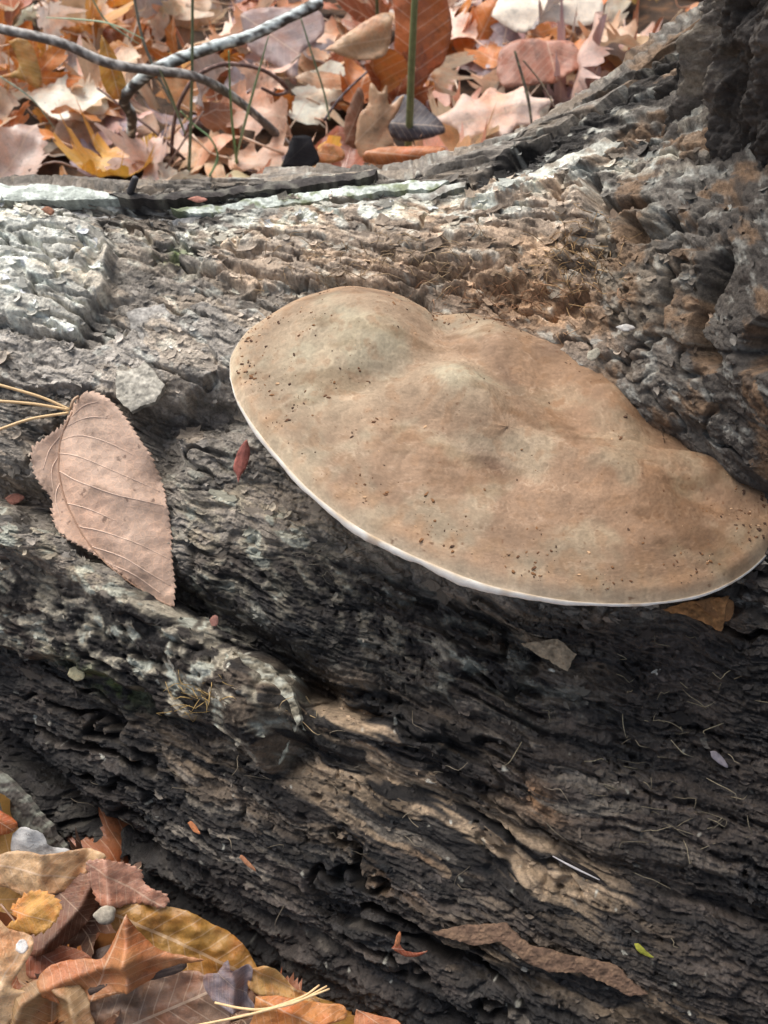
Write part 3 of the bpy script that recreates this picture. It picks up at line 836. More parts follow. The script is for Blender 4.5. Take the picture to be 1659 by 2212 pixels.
        cc = [(.055, .028, .016), (.10, .045, .02), (.16, .075, .03), (.4, .25, .14)][int(g.choice(4, p=[.4, .3, .2, .1]))]
        K += [cc] * 10
    m4 = py_mesh('crumbs', V, F, K, False); m4.materials.append(M_STUFF)
    o = bpy.data.objects.new('crumbs', m4); o['kind'] = 'stuff'
    child_of(put(o), cap)
    return top, fx, fy
CAP_TOP, CAP_X, CAP_Y = fungus()

# ------------------------------------------------------------------ plates and flakes of bark
bvis = (tv < 9.6)[None, :] & np.ones(PX.shape, bool)
_px, _py, _pd = project(BASE)
GX, GY, GP, GN = _px[bvis], _py[bvis], BASE[bvis], NRM[bvis]
NG = Near(GX, GY)

def densify(pts, step):
    pts = np.asarray(pts, float); out = []
    for a, b in zip(pts, np.roll(pts, -1, 0)):
        n = max(1, int(np.hypot(*(b - a)) / step))
        out += [a + (b - a) * k / n for k in range(n)]
    return np.array(out)

def cdt(outline, step):
    """fill an outline (2-D) with an even triangle mesh"""
    o = np.asarray(outline)
    lo, hi = o.min(0), o.max(0)
    gx, gy = np.meshgrid(np.arange(lo[0], hi[0], step), np.arange(lo[1], hi[1], step * .87), indexing='ij')
    gx = gx + (np.arange(gx.shape[1]) % 2)[None, :] * step * .5
    g = np.stack([gx.ravel(), gy.ravel()], -1)
    ins = in_poly(g[:, 0], g[:, 1], [tuple(p) for p in o])
    d = seg_dist(g[:, 0], g[:, 1], [tuple(p) for p in o] + [tuple(o[0])])
    g = g[ins & (d > step * .45)]
    n = len(o)
    V = [Vector(p) for p in np.vstack([o, g])]
    r = delaunay_2d_cdt(V, [], [list(range(n))], 1, 1e-5)
    return np.array([list(v) for v in r[0]]), [tuple(f) for f in r[2]]

def thick(V, F, dirs, th):
    """close a sheet into a thin solid"""
    n = len(V)
    edges = {}
    for f in F:
        for a, b in zip(f, f[1:] + f[:1]):
            edges[(a, b)] = 1
    rim = [(a, b) for (a, b) in edges if (b, a) not in edges]
    V2 = np.vstack([V, V - dirs * th])
    F2 = list(F) + [tuple(n + i for i in reversed(f)) for f in F] + [(b, a, a + n, b + n) for a, b in rim]
    return V2, F2

def bark_plate(name, outline, h, th, colr, ragged=5, bump=.0014, seed=0, edge_lift=0, label=None, scol=None):
    o = densify(outline, 6)
    q = fbm(o[:, 0] / 16 + seed, o[:, 1] / 16, 3, 500 + seed), fbm(o[:, 0] / 16, o[:, 1] / 16 + seed, 3, 510 + seed)
    q2 = fbm(o[:, 0] / 70 + seed, o[:, 1] / 70, 2, 505 + seed)
    o = o + np.stack(q, -1) * ragged * .55 + np.stack([q2 * 0, q2], -1) * ragged * 1.2
    V2, F = cdt(o, 5)
    ed = seg_dist(V2[:, 0], V2[:, 1], [tuple(p) for p in o] + [tuple(o[0])])
    sh_, si_ = shingles(V2[:, 0] / 60 + .5 * fbm(V2[:, 0] / 20, V2[:, 1] / 20, 3, 525), (V2[:, 1] - .3 * V2[:, 0]) / 22 + .5 * fbm(V2[:, 0] / 20, V2[:, 1] / 20, 3, 526), 527 + seed, .5)
    hh = h - .002 + bump * .45 * sh_ + bump * .45 * fbm(V2[:, 0] / 9, V2[:, 1] / 7, 3, 520 + seed) - (.003 if bump > .001 else .0004) * np.exp(-ed / 5)
    P = []; ND = []
    for (x, y), k in zip(V2, hh):
        k_ = NG.around(x, y); d_ = (GX[k_] - x) ** 2 + (GY[k_] - y) ** 2
        w_ = np.exp(-d_ / 18.0) + 1e-9 * (d_ == d_.min()); w_ /= w_.sum()
        gp, gn = w_ @ GP[k_], w_ @ GN[k_]
        P.append(gp + gn * k); ND.append(gn)
    P, F = thick(np.array(P), F, np.array(ND), th)
    nn = fbm(V2[:, 0] / 18, V2[:, 1] / 9, 4, 530 + seed)
    cc = np.array(colr)[None] * np.clip(1 + .5 * nn + .6 * (si_ - .5), .3, 2)[:, None]
    if scol is not None:
        f = smooth(-.1, .4, fbm(V2[:, 0] / 40, V2[:, 1] / 20, 3, 540 + seed))[:, None]
        cc = cc * (1 - f) + np.array(scol)[None] * f
    cc = np.vstack([cc, cc])
    me = py_mesh(name, P, F, cc, False)
    me.materials.append(M_STUFF)
    ob = bpy.data.objects.new(name, me)
    if label: ob['label'] = label
    return child_of(put(ob), LOG)

PALE, GREY, DARK, BRN, TAN = (.46, .49, .43), (.20, .18, .15), (.04, .034, .03), (.22, .14, .085), (.27, .18, .10)
for k, (pts, h, th, c, sc) in enumerate([
    ([(-80, 366), (150, 372), (262, 392), (240, 402), (130, 410), (-80, 412)], .004, .004, PALE, (.30, .32, .28)),
    ([(230, 398), (330, 398), (480, 386), (640, 364), (760, 350), (812, 344), (806, 356), (700, 374), (520, 400), (380, 412), (250, 410)], .006, .004, DARK, (.12, .11, .09)),
    ([(360, 428), (470, 424), (560, 408), (700, 386), (860, 366), (965, 360), (930, 382), (800, 394), (690, 408), (560, 430), (420, 444)], .005, .003, PALE, (.18, .2, .12)),
    ([(640, 440), (760, 420), (880, 402), (1000, 372), (1000, 384), (900, 420), (760, 436)], .006, .003, (.38, .38, .33), (.2, .18, .15)),
    ([(0, 455), (120, 440), (330, 452), (430, 446), (400, 462), (260, 470), (90, 468)], .003, .003, (.10, .10, .10), (.24, .23, .21)),
    ([(1000, 430), (1130, 372), (1300, 290), (1340, 300), (1210, 380), (1060, 440)], .010, .004, (.40, .39, .33), (.2, .17, .13)),
    ([(265, 830), (330, 812), (372, 850), (350, 890), (300, 905), (268, 880)], .014, .003, (.36, .33, .27), None),
    ([(596, 1540), (640, 1500), (672, 1580), (650, 1560), (636, 1620), (612, 1650), (590, 1600)], .012, .002, (.26, .25, .19), None),
    ([(540, 1420), (600, 1440), (650, 1490), (672, 1556), (660, 1580), (620, 1520), (560, 1470)], .018, .004, (.16, .14, .10), (.36, .35, .28)),
    ([(945, 2006), (1030, 1985), (1105, 1985), (1150, 2030), (1230, 2046), (1330, 2070), (1400, 2130), (1360, 2135), (1260, 2085), (1190, 2090), (1130, 2060), (1090, 2024), (1020, 2030)], .011, .0015, (.11, .066, .042), (.16, .098, .06)),
    ([(1130, 1390), (1210, 1380), (1250, 1410), (1230, 1450), (1180, 1420)], .010, .0015, (.26, .20, .13), None),
    ([(1400, 2110), (1560, 2190), (1650, 2260), (1560, 2260), (1450, 2180), (1360, 2130)], .008, .002, (.12, .085, .055), None),
    ([(1440, 1310), (1520, 1290), (1590, 1280), (1570, 1350), (1500, 1330)], .012, .0015, (.26, .13, .05), None),
    ([(0, 1640), (60, 1690), (130, 1760), (180, 1830), (120, 1830), (50, 1760), (-20, 1700)], .012, .003, (.07, .06, .05), (.2, .2, .16)),
    ([(480, 700), (560, 680), (600, 720), (540, 770), (480, 760)], .007, .002, (.24, .225, .2), None),
    ([(280, 690), (360, 670), (400, 720), (360, 770), (300, 760)], .008, .002, (.27, .25, .22), None),
    ]):
    if min(p[1] for p in pts) < 450: h -= .010; th += .004      # these lie close on the wood below
    bark_plate('bark_plate', pts, h, th, c, 5, .0008, k * 11, 0 if k < 6 else .002, None, sc)

def flake_mesh(seed):
    g = np.random.default_rng(seed)
    n = 12
    a = np.linspace(0, 2 * math.pi, n, endpoint=False) + g.normal(0, .15, n)
    r = np.clip(1 + g.normal(0, .3, n), .35, 1.6)
    el = g.uniform(1.2, 2.4)
    x = np.cos(a) * r * el * .5; y = np.sin(a) * r * .5
    cu = g.normal(.35, .35); cv = g.normal(0.25, .25)
    def zz(x, y): return cu * y * y * 1.6 + cv * x * x * .5
    top = np.stack([x, y, zz(x, y) + .02 + g.normal(0, .02, n)], -1)
    mid = np.stack([x * .5, y * .5, zz(x * .5, y * .5) + .03 + g.normal(0, .02, n)], -1)
    bot = np.stack([x * .97, y * .97, zz(x, y) - .035], -1)
    V = np.vstack([bot, top, mid, [[0, 0, .04]]])
    F = []
    for i in range(n):
        j = (i + 1) % n
        F += [(i, j, n + j, n + i), (n + i, n + j, 2 * n + j, 2 * n + i), (2 * n + i, 2 * n + j, 3 * n)]
    return V, F
FL = []
for k in range(14):
    V, F = flake_mesh(900 + k)
    me = py_mesh('bark_flake', V, F, None, False); me.materials.append(M_FLAKE); FL.append((me, V, F))

inf = np.nonzero((FX > -60) & (FX < 1720) & (FY > 300) & (FY < 2280))[0]
g = np.random.default_rng(77)
def frame_of(n, tu, rz, tilt):
    n = n + g.normal(0, tilt, 3); n /= np.linalg.norm(n)
    x = tu - n * (tu @ n); x /= np.linalg.norm(x); y = np.cross(n, x)
    c, s_ = math.cos(rz), math.sin(rz)
    return np.stack([c * x + s_ * y, -s_ * x + c * y, n], 1)
isb = (bark[vis] > .5); calmv = calm[vis]
# single flakes, big enough to pick out
pk = g.choice(inf, 1400, replace=False)
cnt = 0
for j in pk:
    if cnt >= 285: break
    if isb[j] and FY[j] > 380 or g.random() < .3:
        sz = g.uniform(.0032, .0066) * (1 if isb[j] else .8)
        if calmv[j] < .8 or FX[j] > 1500: continue
        M3 = frame_of(FN[j], FTU[j], g.normal(0, .4), .16) * sz
        o = bpy.data.objects.new('bark_flake', FL[int(g.integers(14))][0])
        m4 = Matrix.Identity(4)
        for r_ in range(3):
            for c_ in range(3): m4[r_][c_] = M3[r_, c_]
            m4[r_][3] = FP[j][r_] + FN[j][r_] * .0002
        put(o, LOG); o.matrix_parent_inverse = Matrix.Translation(-Vector(LOG.location)); o.matrix_basis = m4
        c = np.clip(FC[j] * g.uniform(.85, 1.25) + .003, .01, .65)
        o.color = (*c, 1); cnt += 1
# the crumbs too small to pick out
VV, FF, KK = [], [], []
nv0 = 0
for j in g.choice(inf, 4500, replace=False):
    V, F = FL[int(g.integers(14))][1:]
    sz = g.uniform(.0010, .0030) if isb[j] else g.uniform(.0008, .0020)
    if calmv[j] < .7: continue
    M3 = frame_of(FN[j], FTU[j], g.normal(0, .6), .25) * sz
    VV.append(V @ M3.T + FP[j] + FN[j] * .0003)
    FF += [tuple(i + nv0 for i in f) for f in F]; nv0 += len(V)
    c = np.clip(FC[j] * g.uniform(.6, 1.5) + .004, .01, .65)
    KK.append(np.repeat(c[None], len(V), 0))
me = py_mesh('bark_crumbs', np.vstack(VV), FF, np.vstack(KK), False); me.materials.append(M_STUFF)
o = bpy.data.objects.new('bark_crumbs', me); o['kind'] = 'stuff'; child_of(put(o), LOG)
# fine fibres hanging from torn bark
VV, FF, KK = [], [], []; nv0 = 0
for cx, cy, rx, ry, n, c in [(1250, 560, 70, 90, 110, (.30, .19, .09)), (820, 560, 260, 60, 120, (.27, .19, .11)), (1120, 650, 150, 40, 90, (.24, .13, .07)),
                             (430, 1510, 50, 40, 26, (.36, .24, .09)), (640, 1500, 40, 60, 12, (.3, .22, .12)), (760, 1180, 160, 80, 50, (.09, .08, .06)),
                             (1400, 1540, 250, 120, 30, (.20, .17, .11)), (1500, 1750, 160, 160, 30, (.18, .15, .10)), (700, 1750, 500, 200, 40, (.16, .13, .09)), (1050, 720, 150, 20, 40, (.25, .15, .08))]:
    for _ in range(n):
        x, y = g.normal(cx, rx * .6), g.normal(cy, ry * .6)
        if not (-50 < x < 1700): continue
        P0, n0, _, t0 = hit(x, y)
        L = g.uniform(.004, .013)
        d = t0 * g.choice([-1, 1]) + g.normal(0, .5, 3); d /= np.linalg.norm(d)
        pts = [P0, P0 + d * L * .4 + n0 * g.uniform(.0005, .003), P0 + d * L * .75 + n0 * g.uniform(.0005, .004) + g.normal(0, .001, 3), P0 + d * L + n0 * g.uniform(-.001, .002) + g.normal(0, .002, 3)]
        V, F = tube(pts, [.00022, .00018, .0001], 7, 3)
        VV.append(V); FF += [tuple(i + nv0 for i in f) for f in F]; nv0 += len(V)
        KK.append(np.repeat(np.array(c)[None] * g.uniform(.6, 1.5), len(V), 0))
me = py_mesh('bark_fibres', np.vstack(VV), FF, np.vstack(KK)); me.materials.append(M_STUFF)
o = bpy.data.objects.new('bark_fibres', me); o['kind'] = 'stuff'; child_of(put(o), LOG)

# ------------------------------------------------------------------ leaves traced one by one
def plane_pt(px, py, P0, n):
    d = ray(px, py)
    return C0 + d * (((P0 - C0) @ n) / (d @ n))

def trace_leaf(name, label, outline, P0, n, colour, folds=(), base=None, tip=None, serr=None, mat=None, bump=.0016, step=7, rag=1.2, seed=0,
               smooth_outline=True, group=None, curl=0, cat='leaf', th=.00025, gloss=None):
    n = np.array(n, float); n /= np.linalg.norm(n)
    o = np.array(outline, float)
    if smooth_outline: o = catmull(np.vstack([o, o[:1]]), len(o) * 10 + 1)[:-1]
    o = densify(o, step * .8)
    if serr:
        per, amp = serr
        L = np.concatenate([[0], np.cumsum(np.hypot(*np.diff(np.vstack([o, o[:1]]), axis=0).T))])[:-1]
        # resample finely, push out a saw tooth
        tt = np.arange(0, L[-1], per / 4.0)
        o = np.stack([np.interp(tt, L, o[:, 0]), np.interp(tt, L, o[:, 1])], -1)
        tg_ = np.gradient(o, axis=0); tg_ /= np.hypot(*tg_.T)[:, None] + 1e-9
        nr_ = np.stack([tg_[:, 1], -tg_[:, 0]], -1)
        area = np.sum(o[:, 0] * np.roll(o[:, 1], -1) - np.roll(o[:, 0], -1) * o[:, 1])
        if area < 0: nr_ = -nr_
        saw = (np.arange(len(o)) % 4) / 3.0 * np.clip(.9 + .9 * noise(tt / 37, tt * 0, 3) + .5 * noise(tt / 9, tt * 0 + .4, 4), .1, 2)
        o = o + nr_ * (saw * amp)[:, None] + tg_ * (saw * amp * .5)[:, None]
    o = o + rag * np.stack([fbm(o[:, 0] / 11, o[:, 1] / 11, 2, 600 + seed), fbm(o[:, 0] / 11, o[:, 1] / 11, 2, 610 + seed)], -1)
    V2, F = cdt(o, step)
    H = leaf_height(V2[:, 0], V2[:, 1], folds, bump, seed)
    if curl:
        ed = seg_dist(V2[:, 0], V2[:, 1], [tuple(p) for p in o] + [tuple(o[0])])
        H = H + curl * np.exp(-ed / 22)
    base = np.array(base if base is not None else o[0]); tip = np.array(tip if tip is not None else o[len(o) // 2])
    V = np.array([plane_pt(x, y, P0, n) for x, y in V2]) + n * H[:, None]
    Pb, Pt = plane_pt(*base, P0, n), plane_pt(*tip, P0, n)
    ax = Pt - Pb; L = np.linalg.norm(ax); ax /= L; ay = np.cross(n, ax)
    uv = np.stack([(V - Pb) @ ax / L, (V - Pb) @ ay / L], -1)
    # wind the faces towards n
    a, b, c = V[F[0][0]], V[F[0][1]], V[F[0][2]]
    if np.cross(b - a, c - a) @ n < 0: F = [tuple(reversed(f)) for f in F]
    V, F = thick(V, F, np.repeat(n[None], len(V), 0), th)
    uv = np.vstack([uv, uv])
    org = V.mean(0)
    me = py_mesh(name, V - org, F)
    ul = me.uv_layers.new(name='UVMap')
    li = np.empty(len(me.loops), np.int32); me.loops.foreach_get('vertex_index', li)
    ul.data.foreach_set('uv', uv[li].astype(np.float32).reshape(-1))
    me.materials.append(mat or M_LEAF_P)
    ob = bpy.data.objects.new(name, me)
    ob.location = org; ob.color = (*colour, 1)
    put(ob, None, label, cat, group)
    return ob

def leaf_height(x, y, folds, bump, seed):
    H = bump * fbm(np.asarray(x, float) / 60, np.asarray(y, float) / 60, 3, 620 + seed)
    x_, y_ = np.asarray(x, float), np.asarray(y, float)
    k = bump / .0016
    H = H + k * (.0005 * ridged(x_ / 70 + seed, y_ / 34, 2, 630 + seed) + .00025 * fbm(x_ / 14, y_ / 14, 2, 640 + seed))
    for pts, h, w in folds:
        d = seg_dist(np.asarray(x, float), np.asarray(y, float), pts)
        H = H + h * np.exp(-np.sqrt(d * d + 9) / w)
    return H

def vein_of(leaf, P0, n, pts, folds, bump, seed, r, colour, lift=.0002, name='vein'):
    n = np.array(n, float); n /= np.linalg.norm(n)
    c = catmull(np.array(pts, float), 26)
    H = leaf_height(c[:, 0], c[:, 1], folds, bump, seed) + lift
    W = np.array([plane_pt(x, y, P0, n) for x, y in c]) + n * H[:, None]
    V, F = tube(W, r, 40, 5)
    org = np.array(leaf.location)
    me = py_mesh(name, V - org, F); me.materials.append(M_NEEDLE)
    o = bpy.data.objects.new(name, me); o.color = (*colour, 1)
    put(o, leaf)

# the serrated leaf wedged in the valley of the log
a_, _, _, _ = hit(215, 900); b_, _, _, _ = hit(330, 1120)
LN = np.array([.10, -.50, .86]); LN /= np.linalg.norm(LN)
LP0 = plane_pt(250, 1080, a_ + LN * .0095, LN)
SL_out = [(180, 856), (205, 853), (240, 872), (268, 905), (300, 950), (325, 990), (345, 1035), (358, 1085), (366, 1140), (368, 1200), (374, 1260), (366, 1306),
          (320, 1280), (260, 1235), (200, 1190), (130, 1150), (112, 1110), (108, 1070), (85, 1040), (68, 1005), (70, 970), (95, 945), (128, 920), (150, 885)]
SLF = [([(150, 885), (122, 950), (120, 1010), (145, 1090), (200, 1180), (290, 1260), (366, 1306)], -.006, 26), ([(68, 1000), (100, 1060), (125, 1140)], -.004, 22),
       ([(180, 856), (240, 872), (320, 985)], .004, 30), ([(345, 1040), (366, 1140), (374, 1260)], -.004, 40), ([(200, 1050), (300, 1080), (360, 1090)], .003, 28)]
SL = trace_leaf('serrated_leaf', 'pinkish-brown toothed leaf with pale side veins wedged in a groove of the log', SL_out, LP0, LN, (.56, .395, .295),
                SLF, (150, 885), (366, 1306), (13, 5.5), M_LEAF_H, .0007, 6, .8, 1)
VC = (.60, .43, .32)
vein_of(SL, LP0, LN, [(152, 884), (128, 940), (122, 1000), (130, 1055), (150, 1105), (185, 1165), (240, 1225), (310, 1275), (364, 1304)], SLF, .0007, 1, [.0005, .0004, .00025], (.33, .20, .13), name='midrib')
for pts in [[(140, 915), (190, 902), (240, 905)], [(128, 945), (180, 940), (240, 960), (290, 985)], [(124, 972), (180, 990), (250, 1020), (345, 1060)],
            [(123, 1010), (170, 1040), (240, 1068), (300, 1082), (355, 1092)], [(140, 1080), (190, 1098), (250, 1125)], [(165, 1130), (230, 1150), (300, 1175), (365, 1205)],
            [(195, 1175), (260, 1200), (320, 1235), (368, 1262)], [(225, 1208), (290, 1240), (345, 1278)], [(126, 935), (105, 965), (90, 1010)], [(124, 970), (108, 1010), (112, 1060)],
            [(126, 1030), (116, 1070), (128, 1120)], [(136, 905), (180, 878), (214, 872)]]:
    vein_of(SL, LP0, LN, pts, SLF, .0007, 1, [.00028, .00024, .00014], VC, .00005)
st = [plane_pt(152, 884, LP0, LN), plane_pt(160, 868, LP0, LN) + LN * .002, plane_pt(170, 858, LP0, LN) + LN * .001]
V, F = tube(st, .0007, 8, 6); me = py_mesh('stalk', V - np.array(SL.location), F); me.materials.append(M_NEEDLE)
o = bpy.data.objects.new('stalk', me); o.color = (.4, .26, .16, 1); put(o, SL)

def needle(name, label, P, r, colour, group=None, cat='needle', flat=1.0, mat=None, n=26, sides=6):
    V, F = tube(P, r, n, sides, flat=flat)
    org = V.mean(0)
    me = py_mesh(name, V - org, F); me.materials.append(mat or M_NEEDLE)
    o = bpy.data.objects.new(name, me); o.location = org; o.color = (*colour, 1)
    return put(o, None, label, cat, group)

ST = (.62, .42, .21)
for pts, lab in [([(-70, 818), (0, 838), (90, 862), (152, 887)], 'straw pine needle, topmost of the bundle touching the toothed leaf'),
                 ([(-70, 876), (0, 874), (80, 878), (152, 888)], 'straw pine needle in the middle of the bundle touching the toothed leaf'),
                 ([(-70, 962), (0, 936), (70, 910), (150, 894)], 'straw pine needle, lowest of the bundle touching the toothed leaf')]:
    needle('pine_needle', lab, [plane_pt(x, y, LP0, LN) + LN * (.006 - .00002 * (x + 70)) for x, y in pts], [.0006, .0007, .0006], ST, 'pine needles on the log')

# small leaf scraps and chips lying on the log
def scrap(name, label, outline, colour, n=(0, -.6, .8), lift=.0025, folds=(), cat='leaf scrap', step=5, mat=None, bump=.0006, seed=0, base=None, tip=None, rag=.8, th=.0004):
    cx, cy = np.mean(outline, 0)
    h, nn, _, _ = hit(cx, cy)
    return trace_leaf(name, label, outline, h + np.array(nn) * lift, n, colour, folds, base, tip, None, mat or M_LEAF_H, bump, step, rag, seed, True, None, 0, cat, th)
scrap('petal_leaf', 'small pink-red lance-shaped leaf scrap on the log beside the fungus rim', [(533, 950), (540, 975), (534, 1005), (520, 1028), (514, 1042), (511, 1026), (504, 1012), (510, 985), (522, 960)], (.42, .15, .12), (.3, -.7, .7), .006, [([(533, 950), (514, 1042)], .0012, 6)], base=(533, 950), tip=(514, 1042))
scrap('leaf_scrap', 'salmon-coloured crumpled leaf scrap on the log below the pine needles', [(10, 1076), (30, 1066), (52, 1072), (44, 1084), (24, 1090)], (.48, .22, .16), lift=.005)
scrap('fungus_disc', 'small round cream-yellow disc on the dark lower log', [(150, 1444), (165, 1440), (182, 1452), (180, 1466), (164, 1470), (148, 1460)], (.58, .52, .32), lift=.004, cat='disc')
scrap('leaf_scrap', 'red-brown shiny leaf sliver lying on dark wood low on the log', [(846, 2048), (858, 2036), (874, 2052), (900, 2058), (924, 2054), (900, 2066), (872, 2064)], (.30, .07, .025), (0, -.7, .7), .006, mat=M_LEAF_P)
scrap('leaf_scrap', 'thin orange sliver standing beside the red-brown leaf sliver', [(852, 2044), (856, 2024), (864, 2014), (866, 2028), (860, 2044)], (.5, .2, .09), (0, -.8, .6), .009)
scrap('leaflet', 'small bright yellow-green leaflet on dark wood low on the log', [(1370, 2038), (1382, 2040), (1398, 2056), (1412, 2068), (1394, 2064), (1376, 2052)], (.42, .42, .06), (0, -.7, .7), .006)
scrap('leaflet', 'pale lilac-grey leaflet stuck on the dark wood below the fungus', [(1534, 1622), (1548, 1624), (1566, 1642), (1572, 1658), (1554, 1650), (1538, 1636)], (.30, .27, .29), (0, -.6, .8), .004)
scrap('leaf_scrap', 'orange chip on the black wood above the litter leaves', [(405, 1778), (414, 1774), (428, 1792), (432, 1802), (418, 1796)], (.62, .24, .10), lift=.004)
scrap('leaf_scrap', 'thin orange-brown splinter below the orange chip on black wood', [(516, 1852), (524, 1848), (548, 1872), (552, 1882), (534, 1870)], (.5, .23, .12), lift=.004)
scrap('seed_pod', 'tiny pink-brown seed pod in the groove under the toothed leaf', [(452, 1340), (460, 1330), (470, 1332), (470, 1348), (460, 1356)], (.40, .20, .16), lift=.005, cat='seed pod')
scrap('leaf_scrap', 'small salmon needle scrap on the mossy bark at the log top', [(405, 430), (425, 424), (448, 432), (428, 438)], (.52, .24, .18), lift=.004)
scrap('leaf_scrap', 'rust-brown chip on the pale bark plate', [(88, 452), (104, 446), (118, 456), (108, 464)], (.42, .20, .12), lift=.006)
scrap('leaf_scrap', 'small white flat chip on the brown bark above the fungus', [(1330, 706), (1352, 700), (1372, 708), (1350, 716)], (.62, .6, .56), lift=.004)
scrap('leaf_scrap', 'yellow-white flake beside the back of the fungus', [(1270, 760), (1290, 752), (1296, 764), (1280, 780), (1268, 774)], (.5, .46, .36), lift=.004)
scrap('leaf_scrap', 'orange-tan torn flake on the shaded wood under the fungus edge', [(1500, 1300), (1545, 1290), (1584, 1300), (1576, 1340), (1545, 1335), (1520, 1316)], (.30, .15, .06), lift=.006)
scrap('dark_leaflet', 'narrow black leaflet with a pale midrib on tan wood', [(1205, 1840), (1235, 1858), (1280, 1882), (1310, 1910), (1330, 1930), (1290, 1908), (1250, 1890), (1222, 1862)], (.02, .016, .014), (0, -.65, .75), .004)
needle('pale_splinter', 'thin grey splinter crossing the narrow black leaflet', [hit(x, y)[0] + np.array([0, -.005, .005]) for x, y in [(1190, 1832), (1230, 1856), (1292, 1884)]], [.0002, .0005, .0002], (.40, .37, .36), cat='splinter')
needle('thorn_twig', 'tiny black upturned twig stub at the back edge of the log', [hit(288, 412)[0] + np.array([0, 0, .0]), hit(296, 400)[0] + np.array([0, -.004, .006]), hit(296, 400)[0] + np.array([.004, -.004, .014])], [.0016, .0022, .0018], (.035, .032, .034), cat='twig', mat=M_STEM)

# ------------------------------------------------------------------ litter leaves at the foot of the log
def P_at(px, py, z): return at_z(px, py, z)
FG = 'leaves at the foot of the log'
def fg(name, label, outline, z, n, colour, folds=(), **kw):
    cx, cy = np.mean(outline, 0)
    return trace_leaf(name, label, outline, P_at(cx, cy, z), n, colour, folds, **kw)
fg('fallen_leaf', 'rust-orange smooth leaf edge resting against the log above the white leaf', [(-60, 1740), (0, 1752), (38, 1778), (30, 1796), (0, 1806), (-60, 1820)], .055, (.2, -.4, .9), (.42, .13, .03), [([(-60, 1780), (38, 1778)], .004, 20)], seed=2)
fg('fallen_leaf', 'whitish leaf edge sticking up beside the dark log', [(26, 1802), (50, 1786), (90, 1796), (112, 1828), (150, 1834), (140, 1850), (60, 1852), (24, 1840)], .05, (-.1, -.7, .7), (.44, .43, .41), [([(60, 1790), (70, 1850)], .002, 14)], mat=M_LEAF_H, seed=3)
fg('fallen_leaf', 'buff leaf with small brown spots folding over to olive', [(-40, 1860), (30, 1838), (110, 1842), (185, 1834), (230, 1850), (190, 1880), (160, 1920), (110, 1930), (70, 1942), (20, 1920), (-40, 1900)], .046, (0, -.6, .8), (.52, .33, .17), [([(98, 1840), (90, 1940)], .006, 22), ([(190, 1836), (160, 1920)], -.005, 18)], seed=4)
fg('fallen_leaf', 'pink-brown crinkled leaf tip leaning on the log', [(186, 1862), (230, 1856), (300, 1880), (310, 1910), (360, 1936), (350, 1960), (300, 1950), (230, 1958), (200, 1920)], .052, (.1, -.55, .8), (.44, .22, .14), [([(230, 1856), (240, 1950)], .006, 16), ([(270, 1870), (290, 1948)], -.004, 14)], serr=(14, 4), seed=5)
fg('fallen_leaf', 'dark brown folded leaf in shadow under the pink-brown leaf', [(110, 1910), (180, 1870), (225, 1862), (230, 1920), (190, 1990), (120, 2050), (60, 2060), (70, 1990)], .036, (.3, -.4, .8), (.20, .10, .06), [([(215, 1862), (170, 1960), (90, 2050)], .010, 20)], seed=6)
fg('fallen_leaf', 'small golden-orange leaf with toothed edge on top of the litter', [(24, 1964), (60, 1930), (100, 1928), (132, 1954), (120, 1990), (90, 2012), (54, 2018), (20, 2000), (44, 1984)], .056, (-.1, -.5, .85), (.58, .30, .07), [([(40, 1990), (110, 1945)], .003, 24)], serr=(16, 5), seed=7)
fg('fallen_leaf', 'pale buff oak leaf with a white gall spot at the edge of the litter', [(-80, 1960), (-10, 1975), (20, 2005), (66, 2020), (72, 2050), (50, 2090), (30, 2130), (60, 2150), (0, 2230), (-90, 2240)], .055, (.1, -.4, .9), (.60, .40, .22), [([(-40, 1990), (20, 2110), (-30, 2230)], .008, 30)], seed=8, base=(-60, 2240), tip=(60, 2030))
fg('fallen_leaf', 'tan leaf arching up beside the gall-spotted oak leaf', [(-20, 2250), (6, 2190), (44, 2136), (90, 2112), (150, 2112), (186, 2140), (200, 2180), (196, 2250)], .046, (0, -.55, .8), (.34, .21, .10), [([(30, 2240), (60, 2160), (110, 2130), (160, 2150), (180, 2240)], .010, 20), ([(110, 2140), (108, 2250)], -.008, 20)], seed=9, base=(100, 2260), tip=(110, 2110))
fg('fallen_leaf', 'large glossy brown pointed oak leaf with a raised central peak', [(290, 1958), (312, 2000), (350, 2040), (400, 2056), (446, 2066), (400, 2076), (350, 2090), (330, 2110), (280, 2130), (230, 2150), (160, 2170), (100, 2150), (86, 2110), (120, 2080), (190, 2066), (230, 2060), (260, 2010)], .055, (0, -.6, .8), (.42, .185, .075), [([(290, 1958), (294, 2050), (290, 2150)], .016, 34), ([(294, 2050), (446, 2066)], .006, 22), ([(290, 2060), (100, 2130)], .006, 26), ([(320, 2090), (230, 2100)], -.004, 18)], seed=10, base=(200, 2160), tip=(290, 1958))
fg('fallen_leaf', 'golden yellow-brown leaf lying along the log behind the pointed leaf', [(236, 1962), (280, 1950), (330, 1954), (400, 1964), (450, 1990), (500, 2016), (540, 2060), (560, 2120), (500, 2140), (420, 2110), (330, 2080), (270, 2030), (240, 1996)], .034, (.2, -.5, .85), (.38, .205, .05), [([(240, 1970), (400, 1990), (540, 2090)], .004, 40), ([(330, 1954), (380, 2020)], -.003, 14), ([(420, 1980), (470, 2080)], .003, 12)], seed=11, base=(240, 1970), tip=(550, 2110))
fg('fallen_leaf', 'orange-brown leaf showing under the gall-spotted oak leaf', [(60, 2040), (130, 2040), (200, 2070), (170, 2120), (110, 2110), (60, 2110)], .03, (0, -.4, .9), (.30, .10, .04), seed=12)
